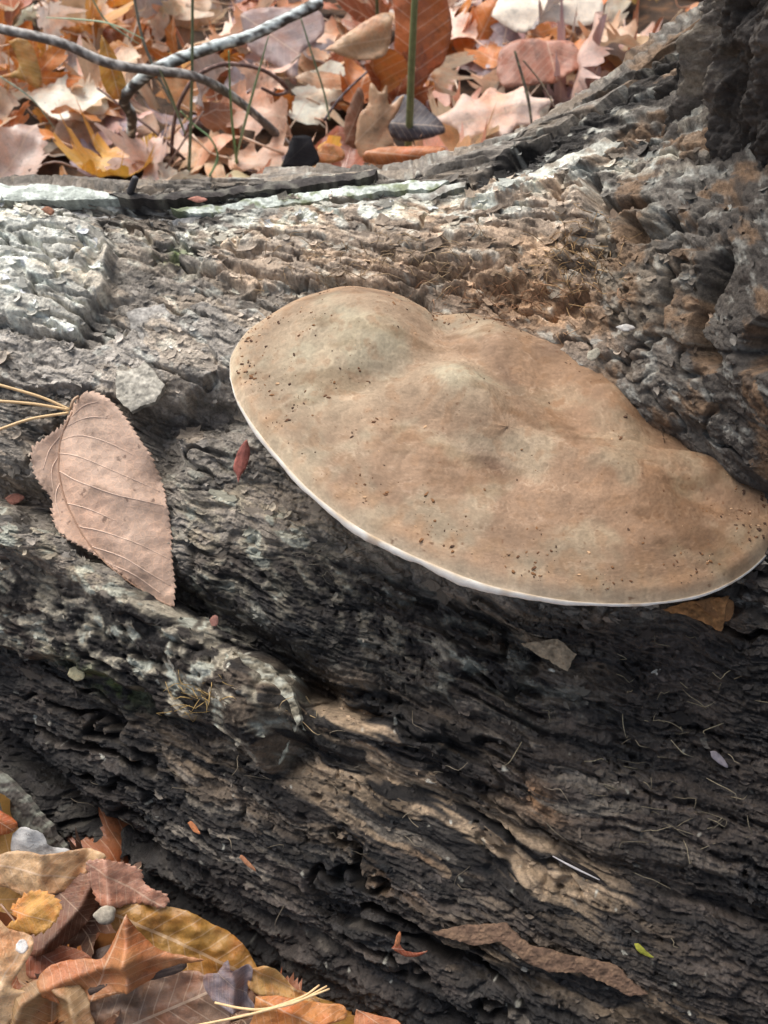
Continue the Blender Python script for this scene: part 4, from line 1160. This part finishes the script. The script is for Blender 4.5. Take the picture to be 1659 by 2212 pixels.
fg('fallen_leaf', 'greyish-brown veined leaf lying flat below the dark bark stick', [(190, 2150), (260, 2130), (340, 2110), (420, 2096), (470, 2130), (500, 2180), (470, 2260), (300, 2280), (200, 2280), (180, 2210)], .040, (0, -.45, .9), (.26, .155, .095), [([(190, 2200), (330, 2170), (480, 2150)], .004, 30), ([(300, 2130), (330, 2260)], -.003, 26)], seed=13, base=(180, 2260), tip=(480, 2130))
fg('fallen_leaf', 'purple-grey curled glossy leaf between the yellow leaf and the log', [(470, 2100), (490, 2066), (500, 2090), (540, 2086), (546, 2110), (536, 2150), (552, 2180), (500, 2180), (450, 2150), (440, 2110)], .05, (.2, -.6, .8), (.24, .19, .20), [([(490, 2066), (505, 2120), (500, 2180)], .008, 16), ([(535, 2090), (530, 2170)], -.006, 14)], seed=14)
fg('fallen_leaf', 'ochre cupped leaf pressed against the foot of the log', [(546, 2096), (575, 2086), (606, 2104), (640, 2140), (690, 2160), (680, 2176), (610, 2160), (560, 2150), (536, 2130)], .044, (.2, -.6, .8), (.52, .30, .10), [([(550, 2110), (620, 2140), (685, 2168)], -.006, 18)], seed=15)
fg('fallen_leaf', 'broad orange leaf under the crossed pine needles', [(552, 2150), (610, 2150), (690, 2166), (740, 2170), (745, 2200), (700, 2215), (720, 2250), (600, 2280), (520, 2250), (545, 2200)], .036, (.1, -.5, .85), (.52, .21, .06), [([(560, 2160), (650, 2190), (720, 2230)], .005, 22)], seed=16)
fg('fallen_leaf', 'orange leaf corner poking out where the log meets the litter', [(770, 2180), (800, 2190), (860, 2206), (870, 2240), (780, 2260), (764, 2220)], .03, (.1, -.5, .85), (.52, .20, .08), seed=17)
fg('bark_stick', 'flat dark-brown bark stick lying across the brown veined leaf', [(192, 2136), (230, 2110), (300, 2088), (370, 2076), (402, 2082), (390, 2098), (330, 2116), (250, 2132), (200, 2148)], .052, (0, -.5, .85), (.075, .05, .04), [([(200, 2140), (300, 2102), (395, 2088)], .004, 12)], mat=M_LEAF_H, seed=18, cat='bark', th=.003)
V_, F_ = [], []
def pebble():
    c = P_at(226, 1976, .052); bm = bmesh.new(); bmesh.ops.create_icosphere(bm, subdivisions=3, radius=1)
    for v in bm.verts:
        p = v.co; k = 1 + .12 * math.sin(3 * p.x + 1) + .08 * math.sin(5 * p.y)
        v.co = Vector((p.x * .0052 * k, p.y * .0036 * k, p.z * .0028 * (1 + .5 * p.x)))
    me = bpy.data.meshes.new('pebble'); bm.to_mesh(me); bm.free()
    me.polygons.foreach_set('use_smooth', [True] * len(me.polygons)); me.materials.append(M_FLAKE)
    o = bpy.data.objects.new('pebble', me); o.location = c; o.rotation_euler = (.2, .3, .4); o.color = (.30, .26, .20, 1)
    put(o, None, 'small pale grey pebble lying among the litter leaves', 'pebble')
pebble()
for pts, lab in [([(464, 2166), (520, 2178), (570, 2180), (640, 2165), (706, 2130)], 'straw pine needle crossing the orange leaf, the shorter upper one'),
                 ([(420, 2216), (520, 2196), (590, 2178), (650, 2160), (712, 2136)], 'straw pine needle running down off the orange leaf, the longer one'),
                 ([(560, 2186), (620, 2166), (660, 2150), (690, 2128)], 'thin straw pine needle between the two others on the orange leaf')]:
    needle('pine_needle', lab, [P_at(x, y, .062) for x, y in pts], [.0005, .0006, .0004], ST, 'pine needles on the orange leaf')
# white gall on the buff leaf
fg('leaf_gall', 'round white gall spot on the buff oak leaf', [(34, 2040), (44, 2030), (56, 2034), (60, 2048), (50, 2060), (36, 2054)], .067, (.1, -.4, .9), (.78, .76, .72), mat=M_LEAF_H, seed=19, cat='gall', step=4, th=.001)

# ------------------------------------------------------------------ generic litter leaves
def outline_of(kind, g):
    if kind == 'maple':
        th = np.linspace(-math.pi, math.pi, 120, endpoint=False)
        r = np.zeros_like(th)
        for a, l, w in ((0, 1.0, .30), (.80, .86, .28), (-.80, .86, .28), (1.65, .58, .27), (-1.65, .58, .27)):
            r = np.maximum(r, l * (1 + g.normal(0, .05)) * np.clip(1 - np.abs(th - a) / (w * 1.75), 0, 1) ** .75)
        r = np.maximum(r, .33 * np.clip(1.2 - (np.abs(th) / math.pi) ** 6, .2, 1)) * (1 + .07 * np.sign(np.sin(th * 17)) + .05 * g.normal(size=len(th)))
        return np.stack([r * np.cos(th), r * np.sin(th)], -1)
    t = np.linspace(0, 1, 46)
    if kind == 'oak':
        w = (.10 + .24 * np.sin(np.pi * t ** .8)) * (.62 + .5 * np.abs(np.sin(t * np.pi * 3.6 + .4)) ** .8) * (1 + .12 * g.normal(size=46))
        sh = .05 * np.sin(t * np.pi * 7.2)
    elif kind == 'narrow':
        w = .13 * np.sin(np.pi * t ** .9) + .004; sh = 0 * t
    else:
        w = .31 * np.sin(np.pi * t ** .78) ** .9 * (1 + .05 * (np.arange(46) % 2)) + .004; sh = 0 * t
    w[-1] = .004; w[0] = .01
    up = np.stack([t + sh, w], -1); dn = np.stack([t + sh * .8, -w * (1 + .1 * g.normal(size=46))], -1)[::-1]
    return np.vstack([up, dn])

def leaf_variant(kind, seed, step=.085, stalk=True):
    g = np.random.default_rng(seed)
    o = outline_of(kind, g)
    V2, F = cdt(o, step)
    x, y = V2[:, 0], V2[:, 1]
    a, b, c = g.normal(.5, .6), g.normal(-.1, .35), g.normal(0, .25)
    z = a * y * y * 1.4 + b * (x - .4) ** 2 + c * x * y + .10 * fbm(x * 2.2 + seed, y * 2.2, 3, seed) + .10 * np.exp(-np.abs(y) / .12) * g.choice([-1, 1]) * g.random()
    r2 = np.hypot(x - .4, y)
    z = z + g.normal(.18, .25) * np.clip(r2 - .25, 0, 1) ** 1.5 * (1 + np.sin(np.arctan2(y, x - .4) * 3 + g.random() * 6))
    V = np.stack([x, y, z], -1)
    UV = V2.copy()
    if stalk:
        z0 = float(np.interp(0, [0], [z[np.argmin(x * x + y * y)]]))
        s0 = [np.array([.02, 0, z0]), np.array([-.2, g.normal(0, .05), z0 + g.normal(0, .05)]), np.array([-.42, g.normal(0, .12), z0 + g.normal(0, .08)])]
        Vt, Ft = tube(s0, [.012, .009, .012], 7, 4)
        F = list(F) + [tuple(i + len(V) for i in f) for f in Ft]
        V = np.vstack([V, Vt]); UV = np.vstack([UV, np.zeros((len(Vt), 2))])
    me = py_mesh('fallen_leaf', V, F)
    ul = me.uv_layers.new(name='UVMap')
    li = np.empty(len(me.loops), np.int32); me.loops.foreach_get('vertex_index', li)
    ul.data.foreach_set('uv', UV[li].astype(np.float32).reshape(-1))
    me.materials.append(M_LEAF_M if kind == 'maple' else M_LEAF_P)
    return me

VAR = {k: [leaf_variant(k, 1000 + 31 * i + 7 * j) for i in range(n)] for j, (k, n) in enumerate((('maple', 12), ('oak', 12), ('ovate', 9), ('narrow', 3)))}
PAL = [('tan', (.66, .44, .28), .22), ('pinkish-buff', (.70, .50, .40), .19), ('orange-brown', (.50, .19, .045), .17), ('rust-brown', (.32, .11, .045), .13),
       ('cream', (.80, .72, .60), .15), ('mauve-grey', (.34, .28, .28), .07), ('golden', (.55, .29, .05), .07)]
KW = {'maple': 'lobed maple leaf', 'oak': 'wavy oak leaf', 'ovate': 'oval leaf', 'narrow': 'narrow willow-like leaf'}
SIZE = {'maple': (.040, .066), 'oak': (.070, .115), 'ovate': (.05, .085), 'narrow': (.06, .09)}
g = np.random.default_rng(2024)
def gz(x, y): return -.02 + .03 * float(noise(np.array([x * 1.3]), np.array([y * 1.3]), 5)[0])
TOPX = [-300, 0, 600, 900, 1100, 1300, 1500, 1560]; TOPY = [400, 385, 360, 355, 300, 190, 80, -300]
MARKS = [((885, 240), 'thick green stem'), ((650, 330), 'black stub'), ((540, 80), 'tip of the lichen twig'), ((280, 260), 'foot of the lichen twig'), ((500, 150), 'arched vine'),
         ((1180, 140), 'red-brown oval leaf'), ((1180, 10), 'torn cream leaf'), ((230, 300), 'large tan maple leaf'), ((60, 110), 'golden-brown folded leaf'), ((1040, 250), 'pale pinkish maple leaf'),
         ((880, 60), 'upright rust-orange leaf'), ((540, 250), 'broad grass blade'), ((1200, 220), 'thin brown stems'), ((100, 300), 'back edge of the log'), ((130, 180), 'long grey twig'), ((1400, 20), 'standing trunk'),
         ((730, 90), 'tan leaf with an upturned point'), ((360, 20), 'thin grey-green stem'), ((200, 20), 'slanting grass blade')]
CELLS = {}
cnt = 0; tries = 0; seen = {}
while cnt < 290 and tries < 9000:
    tries += 1
    y = g.uniform(.84, 1.62); x = g.uniform(-.72, .62)
    qx, qy, _ = project(np.array([x, y, .02]))
    if not (-130 < qx < 1600) or qy < -150 or qy > np.interp(qx, TOPX, TOPY) + 75: continue
    cell = (int((x + 5) / .06), int(y / .06))
    lay = CELLS.get(cell, 0)
    if lay >= 4: continue
    CELLS[cell] = lay + 1
    kind = str(g.choice(['maple', 'oak', 'ovate', 'narrow'], p=[.42, .34, .20, .04]))
    cn, cc, _ = PAL[int(g.choice(len(PAL), p=[p[2] for p in PAL]))]
    o = bpy.data.objects.new('fallen_leaf', VAR[kind][int(g.integers(len(VAR[kind])))])
    big = g.random(); s_ = SIZE[kind][0] + (SIZE[kind][1] - SIZE[kind][0]) * big
    o.scale = (s_, s_, s_ * g.uniform(.8, 1.5))
    near = y < 1.02
    tl = g.normal(0, .25 if near else .32, 2) if g.random() < .7 or near else g.normal(0, .8, 2)
    if near and lay > 1: continue
    o.rotation_euler = (tl[0] + .15, tl[1], g.uniform(0, 6.28))
    o.location = (x, y, gz(x, y) + .016 + .012 * lay + abs(tl[0]) * .02)
    c = np.array(cc) * g.uniform(.75, 1.1) * (1 + g.normal(0, .05, 3))
    o.color = (*np.clip(c, .02, .82), 1)
    mk = min(MARKS, key=lambda m: (m[0][0] - qx) ** 2 + (m[0][1] - qy) ** 2)[1]
    steep = math.hypot(*tl)
    ad = ('small' if big < .33 else 'large' if big > .67 else 'mid-sized') + (' upturned' if steep > .7 else ' tilted' if steep > .35 else ' flat-lying')
    lab = f'{ad} {cn} {KW[kind]} near the {mk}'
    if lab in seen: continue
    seen[lab] = 1
    put(o, None, lab, 'leaf', f'{cn} leaves in the litter behind the log')
    cnt += 1
# leaves half buried under the pile at the foot of the log
UND = [(170, 1990, 'maple', 'dark umber', .5), (60, 2060, 'ovate', 'rust-brown', .3), (240, 2030, 'oak', 'dark umber', .8), (340, 2000, 'ovate', 'ochre', .4),
       (140, 2180, 'maple', 'tan', .3), (60, 2200, 'oak', 'dark umber', .6), (330, 2200, 'oak', 'rust-brown', .2), (520, 2200, 'maple', 'dark umber', .4), (600, 2215, 'oak', 'ochre', .2), (680, 2235, 'ovate', 'rust-brown', .3),
       (200, 1960, 'oak', 'rust-brown', .3), (600, 2250, 'maple', 'tan', .3), (-60, 1960, 'oak', 'ochre', .2)]
UC = {'rust-brown': (.28, .10, .04), 'dark umber': (.12, .065, .04), 'ochre': (.40, .22, .06), 'tan': (.46, .28, .15)}
UN = ['pink-brown crinkled leaf', 'gall-spotted oak leaf', 'pale grey pebble', 'golden yellow-brown leaf', 'tan arching leaf', 'gall-spotted oak leaf and tan arching leaf', 'greyish-brown veined leaf', 'greyish-brown veined leaf edge',
      'broad orange leaf', 'orange leaf corner', 'dark brown folded leaf', 'crossed pine needles', 'golden-orange toothed leaf']
for (x_, y_, kd, cn, tl), un in zip(UND, UN):
    o = bpy.data.objects.new('fallen_leaf', VAR[kd][int(g.integers(len(VAR[kd])))])
    s_ = SIZE[kd][0] * .95; o.scale = (s_, s_, s_ * 1.2)
    o.rotation_euler = (.35 + g.normal(0, .2), g.normal(0, .3), g.uniform(0, 6.28))
    o.location = Vector(P_at(x_, y_, .016 + .012 * tl)); o.color = (*UC[cn], 1)
    put(o, None, f'{cn} {KW[kd]} half buried under the {un}', 'leaf', 'leaves half buried at the foot of the log')
# everything farther off, too much to count
VV, FF, KK, UU = [], [], [], []; nv0 = 0
low = {}
for k in ('maple', 'oak', 'ovate'):
    low[k] = []
    for i in range(5):
        me = leaf_variant(k, 3000 + i, .24, False)
        co = np.empty(len(me.vertices) * 3, np.float32); me.vertices.foreach_get('co', co)
        low[k].append((co.reshape(-1, 3), [tuple(p.vertices) for p in me.polygons])); bpy.data.meshes.remove(me)
for n_ in range(1950):
    while True:
        x, y = (g.uniform(-2.6, 2.4), g.uniform(-.5, 3.6)) if n_ < 1500 else (g.uniform(-.8, .15), g.uniform(-.35, .26)) if n_ < 1750 else (g.uniform(.2, 1.3), g.uniform(.78, 1.8))
        far = y > 1.6 or abs(x) > .62
        under = .75 < y < 1.7 and abs(x) < .9
        foot = y < .35 and x < .12 and y < .30 - .42 * (x + .2)
        if n_ >= 1750 or (far and not (x > .05 and abs(x) < .7 and y < .75)) or (under and g.random() < .5) or foot: break
    kind = str(g.choice(['maple', 'oak', 'ovate'])); V, F = low[kind][int(g.integers(5))]
    s_ = g.uniform(*SIZE[kind]) * 1.05
    E = np.array(Matrix.LocRotScale(Vector((x, y, gz(x, y) + g.uniform(0, .012))), __import__('mathutils').Euler((g.normal(0, .2), g.normal(0, .2), g.uniform(0, 6.28))), Vector((s_, s_, s_ * .6))))
    VV.append(V @ E[:3, :3].T + E[:3, 3]); FF += [tuple(i + nv0 for i in f) for f in F]; nv0 += len(V)
    cc = np.array(PAL[int(g.choice(len(PAL), p=[p[2] for p in PAL]))][1]) * g.uniform(.6, 1.05)
    KK.append(np.repeat(cc[None], len(V), 0))
me = py_mesh('leaf_litter', np.vstack(VV), FF, np.vstack(KK)); me.materials.append(vcol_material('litter', .5, .4, 60, .5, 1.4, .6))
put(bpy.data.objects.new('leaf_litter', me), None, 'brown and tan leaf litter covering the forest floor', 'leaf litter', None, 'stuff')

# leaves behind the log that stand out
def bgl(label, outline, z, n, colour, folds=(), **kw):
    cx, cy = np.mean(outline, 0)
    kw.setdefault('mat', M_LEAF_P); kw.setdefault('step', 10)
    return trace_leaf('fallen_leaf', label, outline, P_at(cx, cy, z), n, colour, folds, **kw)
bgl('deep rust-orange leaf standing upright behind the thick green stem', [(846, 190), (852, 60), (850, -60), (930, -70), (975, 40), (960, 130), (930, 160), (890, 215)], .07, (.1, -.85, .5), (.40, .11, .02), [([(880, -60), (890, 200)], .012, 40)], seed=30, base=(880, 210), tip=(890, -60))
bgl('smooth red-brown oval leaf with a straight pale midrib lying on the litter', [(1072, 160), (1080, 110), (1120, 88), (1180, 85), (1230, 90), (1250, 110), (1290, 140), (1285, 130), (1250, 150), (1200, 175), (1140, 185), (1090, 190)], .05, (0, -.6, .8), (.40, .19, .125), [([(1180, 85), (1200, 180)], -.005, 14), ([(1120, 95), (1110, 180)], .004, 14), ([(1240, 100), (1230, 160)], .003, 12)], seed=31, base=(1175, 60), tip=(1210, 190))
bgl('large pale tan maple leaf with fanned veins and a torn edge', [(150, 250), (200, 240), (225, 205), (275, 212), (300, 230), (330, 245), (345, 290), (310, 310), (290, 345), (230, 350), (180, 350), (140, 320), (120, 285)], .012, (.1, -.7, .7), (.66, .45, .31), [([(150, 260), (240, 280), (330, 300)], .012, 36), ([(225, 205), (240, 280), (230, 350)], -.008, 26)], mat=M_LEAF_M, seed=32, base=(240, 350), tip=(250, 205))
bgl('golden-orange narrow leaf hanging on the forked grey twig', [(220, 75), (246, 110), (262, 150), (275, 190), (270, 210), (246, 214), (226, 190), (215, 140)], .10, (.1, -.9, .45), (.55, .27, .03), [([(225, 75), (255, 212)], .006, 18)], seed=33, base=(222, 72), tip=(260, 214))
bgl('golden-brown folded leaf on the litter left of the forked twig', [(20, 90), (55, 85), (75, 110), (92, 170), (85, 195), (60, 180), (40, 170), (0, 165), (40, 150), (35, 120)], .08, (.1, -.8, .5), (.46, .25, .05), [([(40, 88), (85, 195)], .008, 18)], seed=34)
bgl('cream leaf with torn holes lying flat near the far edge of the litter', [(1060, 40), (1090, -10), (1180, -30), (1280, -20), (1300, 30), (1260, 60), (1180, 50), (1130, 75), (1090, 60)], .05, (0, -.5, .85), (.78, .70, .58), [([(1080, 30), (1280, 10)], .006, 40)], seed=35, mat=M_LEAF_H)
bgl('rust-orange curled leaf touching the back of the log below the green stem', [(790, 330), (830, 320), (900, 318), (960, 322), (940, 345), (890, 360), (820, 358), (785, 350)], .06, (0, -.8, .6), (.48, .17, .05), [([(790, 340), (950, 335)], .010, 24)], seed=36)
bgl('tall pale brown curled leaf standing beside the black stub', [(766, 310), (775, 250), (795, 225), (800, 180), (822, 200), (835, 185), (842, 225), (872, 205), (858, 245), (838, 275), (850, 312), (810, 335), (780, 340)], .06, (.1, -.85, .5), (.52, .32, .18), [([(825, 190), (800, 330)], .004, 16), ([(850, 215), (820, 300)], -.004, 12)], seed=37)
bgl('mid-brown leaf standing on edge left of the tall pale curled leaf', [(745, 310), (745, 260), (770, 190), (785, 210), (780, 260), (770, 320)], .055, (.4, -.8, .4), (.32, .16, .09), [([(770, 190), (760, 318)], .003, 12)], seed=38)
bgl('dark purple-grey wet leaf behind the thick green stem', [(838, 270), (850, 220), (875, 205), (910, 225), (960, 280), (940, 300), (880, 310), (845, 300)], .045, (0, -.7, .7), (.06, .05, .058), [([(850, 280), (940, 290)], .010, 40)], seed=39)
bgl('black charred wood-like leaf stub standing behind the log', [(606, 362), (622, 320), (632, 296), (668, 294), (676, 310), (690, 348), (660, 364)], .065, (.2, -.85, .5), (.022, .02, .022), [([(632, 296), (630, 362)], .006, 20)], seed=40, mat=M_LEAF_H, th=.002)
bgl('orange ragged leaf behind the black stub', [(684, 330), (700, 310), (735, 318), (745, 340), (720, 352), (690, 350)], .06, (0, -.8, .6), (.50, .20, .05), seed=41)
bgl('pale pinkish maple leaf lying under the thin brown stems', [(930, 262), (975, 240), (1000, 205), (1030, 215), (1060, 185), (1090, 205), (1130, 190), (1150, 215), (1195, 222), (1165, 245), (1175, 275), (1120, 272), (1090, 300), (1050, 285), (1000, 305), (985, 280)], .03, (0, -.45, .85), (.66, .50, .41), [([(940, 262), (1060, 240), (1180, 225)], .005, 18), ([(1060, 190), (1070, 290)], -.005, 16), ([(1130, 195), (1110, 270)], .004, 12)], mat=M_LEAF_M, seed=42, base=(950, 280), tip=(1190, 220))
bgl('tan leaf with an upturned point beside the rust-orange upright leaf', [(700, 110), (740, 80), (800, 40), (840, 30), (845, 80), (830, 120), (790, 130), (750, 125)], .09, (.1, -.7, .6), (.52, .32, .17), [([(690, 130), (840, 50)], .005, 20), ([(760, 110), (830, 100)], -.005, 16)], seed=43)
bgl('dull mauve-brown broad leaf under the lichen twig tip', [(520, 40), (570, 20), (680, 20), (700, 70), (650, 120), (640, 190), (600, 150), (540, 110)], .05, (0, -.6, .8), (.34, .25, .23), [([(530, 40), (640, 180)], .008, 30)], seed=44)

# ------------------------------------------------------------------ twigs and stems behind the log
def twig(name, label, pts, r, c0, c1, seed, lich=.5, group=None, sides=10, n=90, rough=.16):
    P = [at_y(*p) for p in pts]
    V, F = tube(P, np.interp(np.linspace(0, 1, n), np.linspace(0, 1, len(r)), r) * .8 * (1 + .10 * fbm(np.arange(n) / 6. + seed, np.zeros(n), 2, 690)), n, sides, rough * .2, seed)
    org = V.mean(0)
    ctr_ = V.reshape(n, sides, 3).mean(1, keepdims=True)
    upn = ((V.reshape(n, sides, 3) - ctr_)[..., 2] / (np.linalg.norm(V.reshape(n, sides, 3) - ctr_, axis=-1) + 1e-9)).reshape(-1)
    nz = .6 * np.repeat(fbm(np.arange(n) / 5.5 + seed, np.zeros(n), 3, 700 + seed), sides) + .8 * fbm(V[:, 0] * 200 + seed, V[:, 2] * 260 + V[:, 1] * 160, 3, 720 + seed)
    f = smooth(.5 - lich, .9 - lich, nz + .45 * upn)[:, None]
    K = np.array(c0) * (1 - f) + np.array(c1) * f
    me = py_mesh(name, V - org, F, K); me.materials.append(M_TWIG)
    o = bpy.data.objects.new(name, me); o.location = org
    return put(o, None, label, 'twig', group)
twig('forked_twig', 'dark twig crusted with white lichen bending down into the litter', [(275, 352, .975), (283, 290, .95), (284, 250, .935), (268, 216, .925), (290, 185, .92), (335, 150, .92), (400, 122, .935), (470, 98, .95), (540, 78, .97), (620, 40, .99), (690, 6, 1.02)], [.0052, .0058, .0062, .0060, .0062, .0062, .0066], (.06, .05, .042), (.58, .62, .58), 1, .55)
twig('bare_twig', 'long weathered grey twig crossing under the lichen twig', [(-90, 36, .90), (0, 62, .90), (130, 92, .90), (230, 135, .905), (330, 152, .912), (420, 165, .925), (490, 200, .945), (560, 255, .965), (640, 330, .985)], [.0046, .0052, .0050, .0046], (.12, .10, .085), (.40, .37, .33), 2, .5)
twig('arched_vine', 'thin brown vine arching up from the litter and over', [(372, 352, .975), (372, 300, .965), (385, 230, .96), (420, 170, .965), (470, 142, .975), (520, 140, .985), (575, 155, .995), (620, 190, 1.01), (600, 205, 1.0), (565, 190, .99)], [.0020, .0026, .0024, .0018], (.12, .07, .06), (.26, .17, .14), 3, .3, None, 7, 80, .06)
twig('thin_twig', 'thin brown twig leaning across the litter below the vine', [(345, 385, .93), (400, 300, .96), (440, 240, .99)], [.0014, .0012], (.16, .10, .08), (.3, .2, .15), 4, .3, None, 6, 30, .06)
twig('thin_twig', 'thin dark twig crossing the tan maple leaf', [(210, 190, 1.0), (270, 235, .98), (340, 290, .96), (400, 345, .95)], [.0012, .0018], (.10, .06, .05), (.2, .13, .1), 5, .3, None, 6, 30, .06)
twig('thin_twig', 'thin dark twig leaning right of the black stub', [(700, 260, 1.02), (740, 205, 1.05), (810, 140, 1.1)], [.0018, .0014], (.07, .05, .05), (.16, .14, .15), 6, .3, None, 6, 30, .06)
twig('thin_twig', 'thin brown stem rising above the back edge of the log', [(1152, 300, .86), (1140, 210, .88), (1112, 110, .90)], [.0011, .0016, .0014], (.09, .07, .05), (.2, .17, .1), 7, .3, None, 6, 30, .05)
twig('thin_twig', 'thin brown stem leaning over beside the rising stem', [(1205, 245, .90), (1170, 180, .92), (1130, 130, .93)], [.0008, .0010], (.16, .11, .08), (.25, .2, .12), 8, .3, None, 6, 24, .05)
GRN = (.16, .25, .11)
def stem(label, pts, r, c, flat=1.0, cat='stem', name='green_stem', group=None):
    needle(name, label, [at_y(*p) for p in pts], r, c, group, cat, flat, M_STEM, 40, 8)
stem('thick olive-green stem standing upright in front of the rust-orange leaf', [(882, 318, .95), (886, 230, .945), (890, 120, .94), (898, -40, .935)], [.0036, .0034, .0032, .0028], (.17, .19, .08))
stem('thin dark green stem standing left of the thick green stem', [(822, 170, 1.1), (818, 90, 1.08), (812, -40, 1.05)], [.0018, .0018, .0016], (.11, .13, .06))
stem('broad green grass blade rising from behind the log', [(508, 352, .955), (528, 270, .94), (552, 180, .93), (580, 78, .92)], [.0030, .0036, .0030, .0012], (.22, .33, .19), .3, 'grass', 'grass_blade')
stem('short straight green stem beside the broad grass blade', [(512, 352, .95), (504, 290, .945), (498, 215, .94), (494, 110, .93)], [.0022, .0020, .0016, .0010], GRN, .5, 'grass', 'grass_blade')
stem('bent thin green blade curving back down to the litter', [(452, 382, .93), (470, 340, .94), (455, 300, .945), (420, 270, .95), (390, 240, .95)], [.0012, .0016, .0012], GRN, .5, 'grass', 'grass_blade')
stem('thin green stem rising past the crossing of the twigs', [(408, 372, .945), (412, 270, .94), (415, 150, .93), (416, -40, .91)], [.0016, .0014, .0012], (.15, .19, .11))
stem('thin grey-green stem slanting from the twig crossing to the litter', [(385, 245, .93), (350, 180, .94), (310, 90, .95), (285, -30, .96)], [.0012, .0014, .0012], (.16, .15, .11))
stem('grass blade slanting across the top of the litter', [(300, 95, .99), (262, 70, .98), (225, 40, .975), (190, -20, .97)], [.0008, .0018, .0016], (.24, .34, .22), .4, 'grass', 'grass_blade')
stem('thin pale green blade lying level above the long grey twig', [(100, 38, .95), (170, 42, .945), (240, 52, .94), (310, 84, .94)], [.0008, .0014, .0008], (.26, .36, .22), .5, 'grass', 'grass_blade')
stem('pale green thin blade leaning over the grey leaves', [(0, 165, .93), (70, 215, .935), (120, 280, .95)], [.0010, .0014, .0008], (.27, .36, .27), .5, 'grass', 'grass_blade')
stem('thin green blade slanting down past the bare twig', [(650, 40, 1.05), (675, 120, 1.04), (700, 200, 1.03), (712, 260, 1.02)], [.0012, .0016, .0012], (.14, .19, .10), .6, 'grass', 'grass_blade')
stem('thin green blade crossing the twig fork', [(345, 150, .90), (370, 210, .92), (400, 290, .94)], [.0008, .0016, .0010], (.15, .20, .12), .6, 'grass', 'grass_blade')
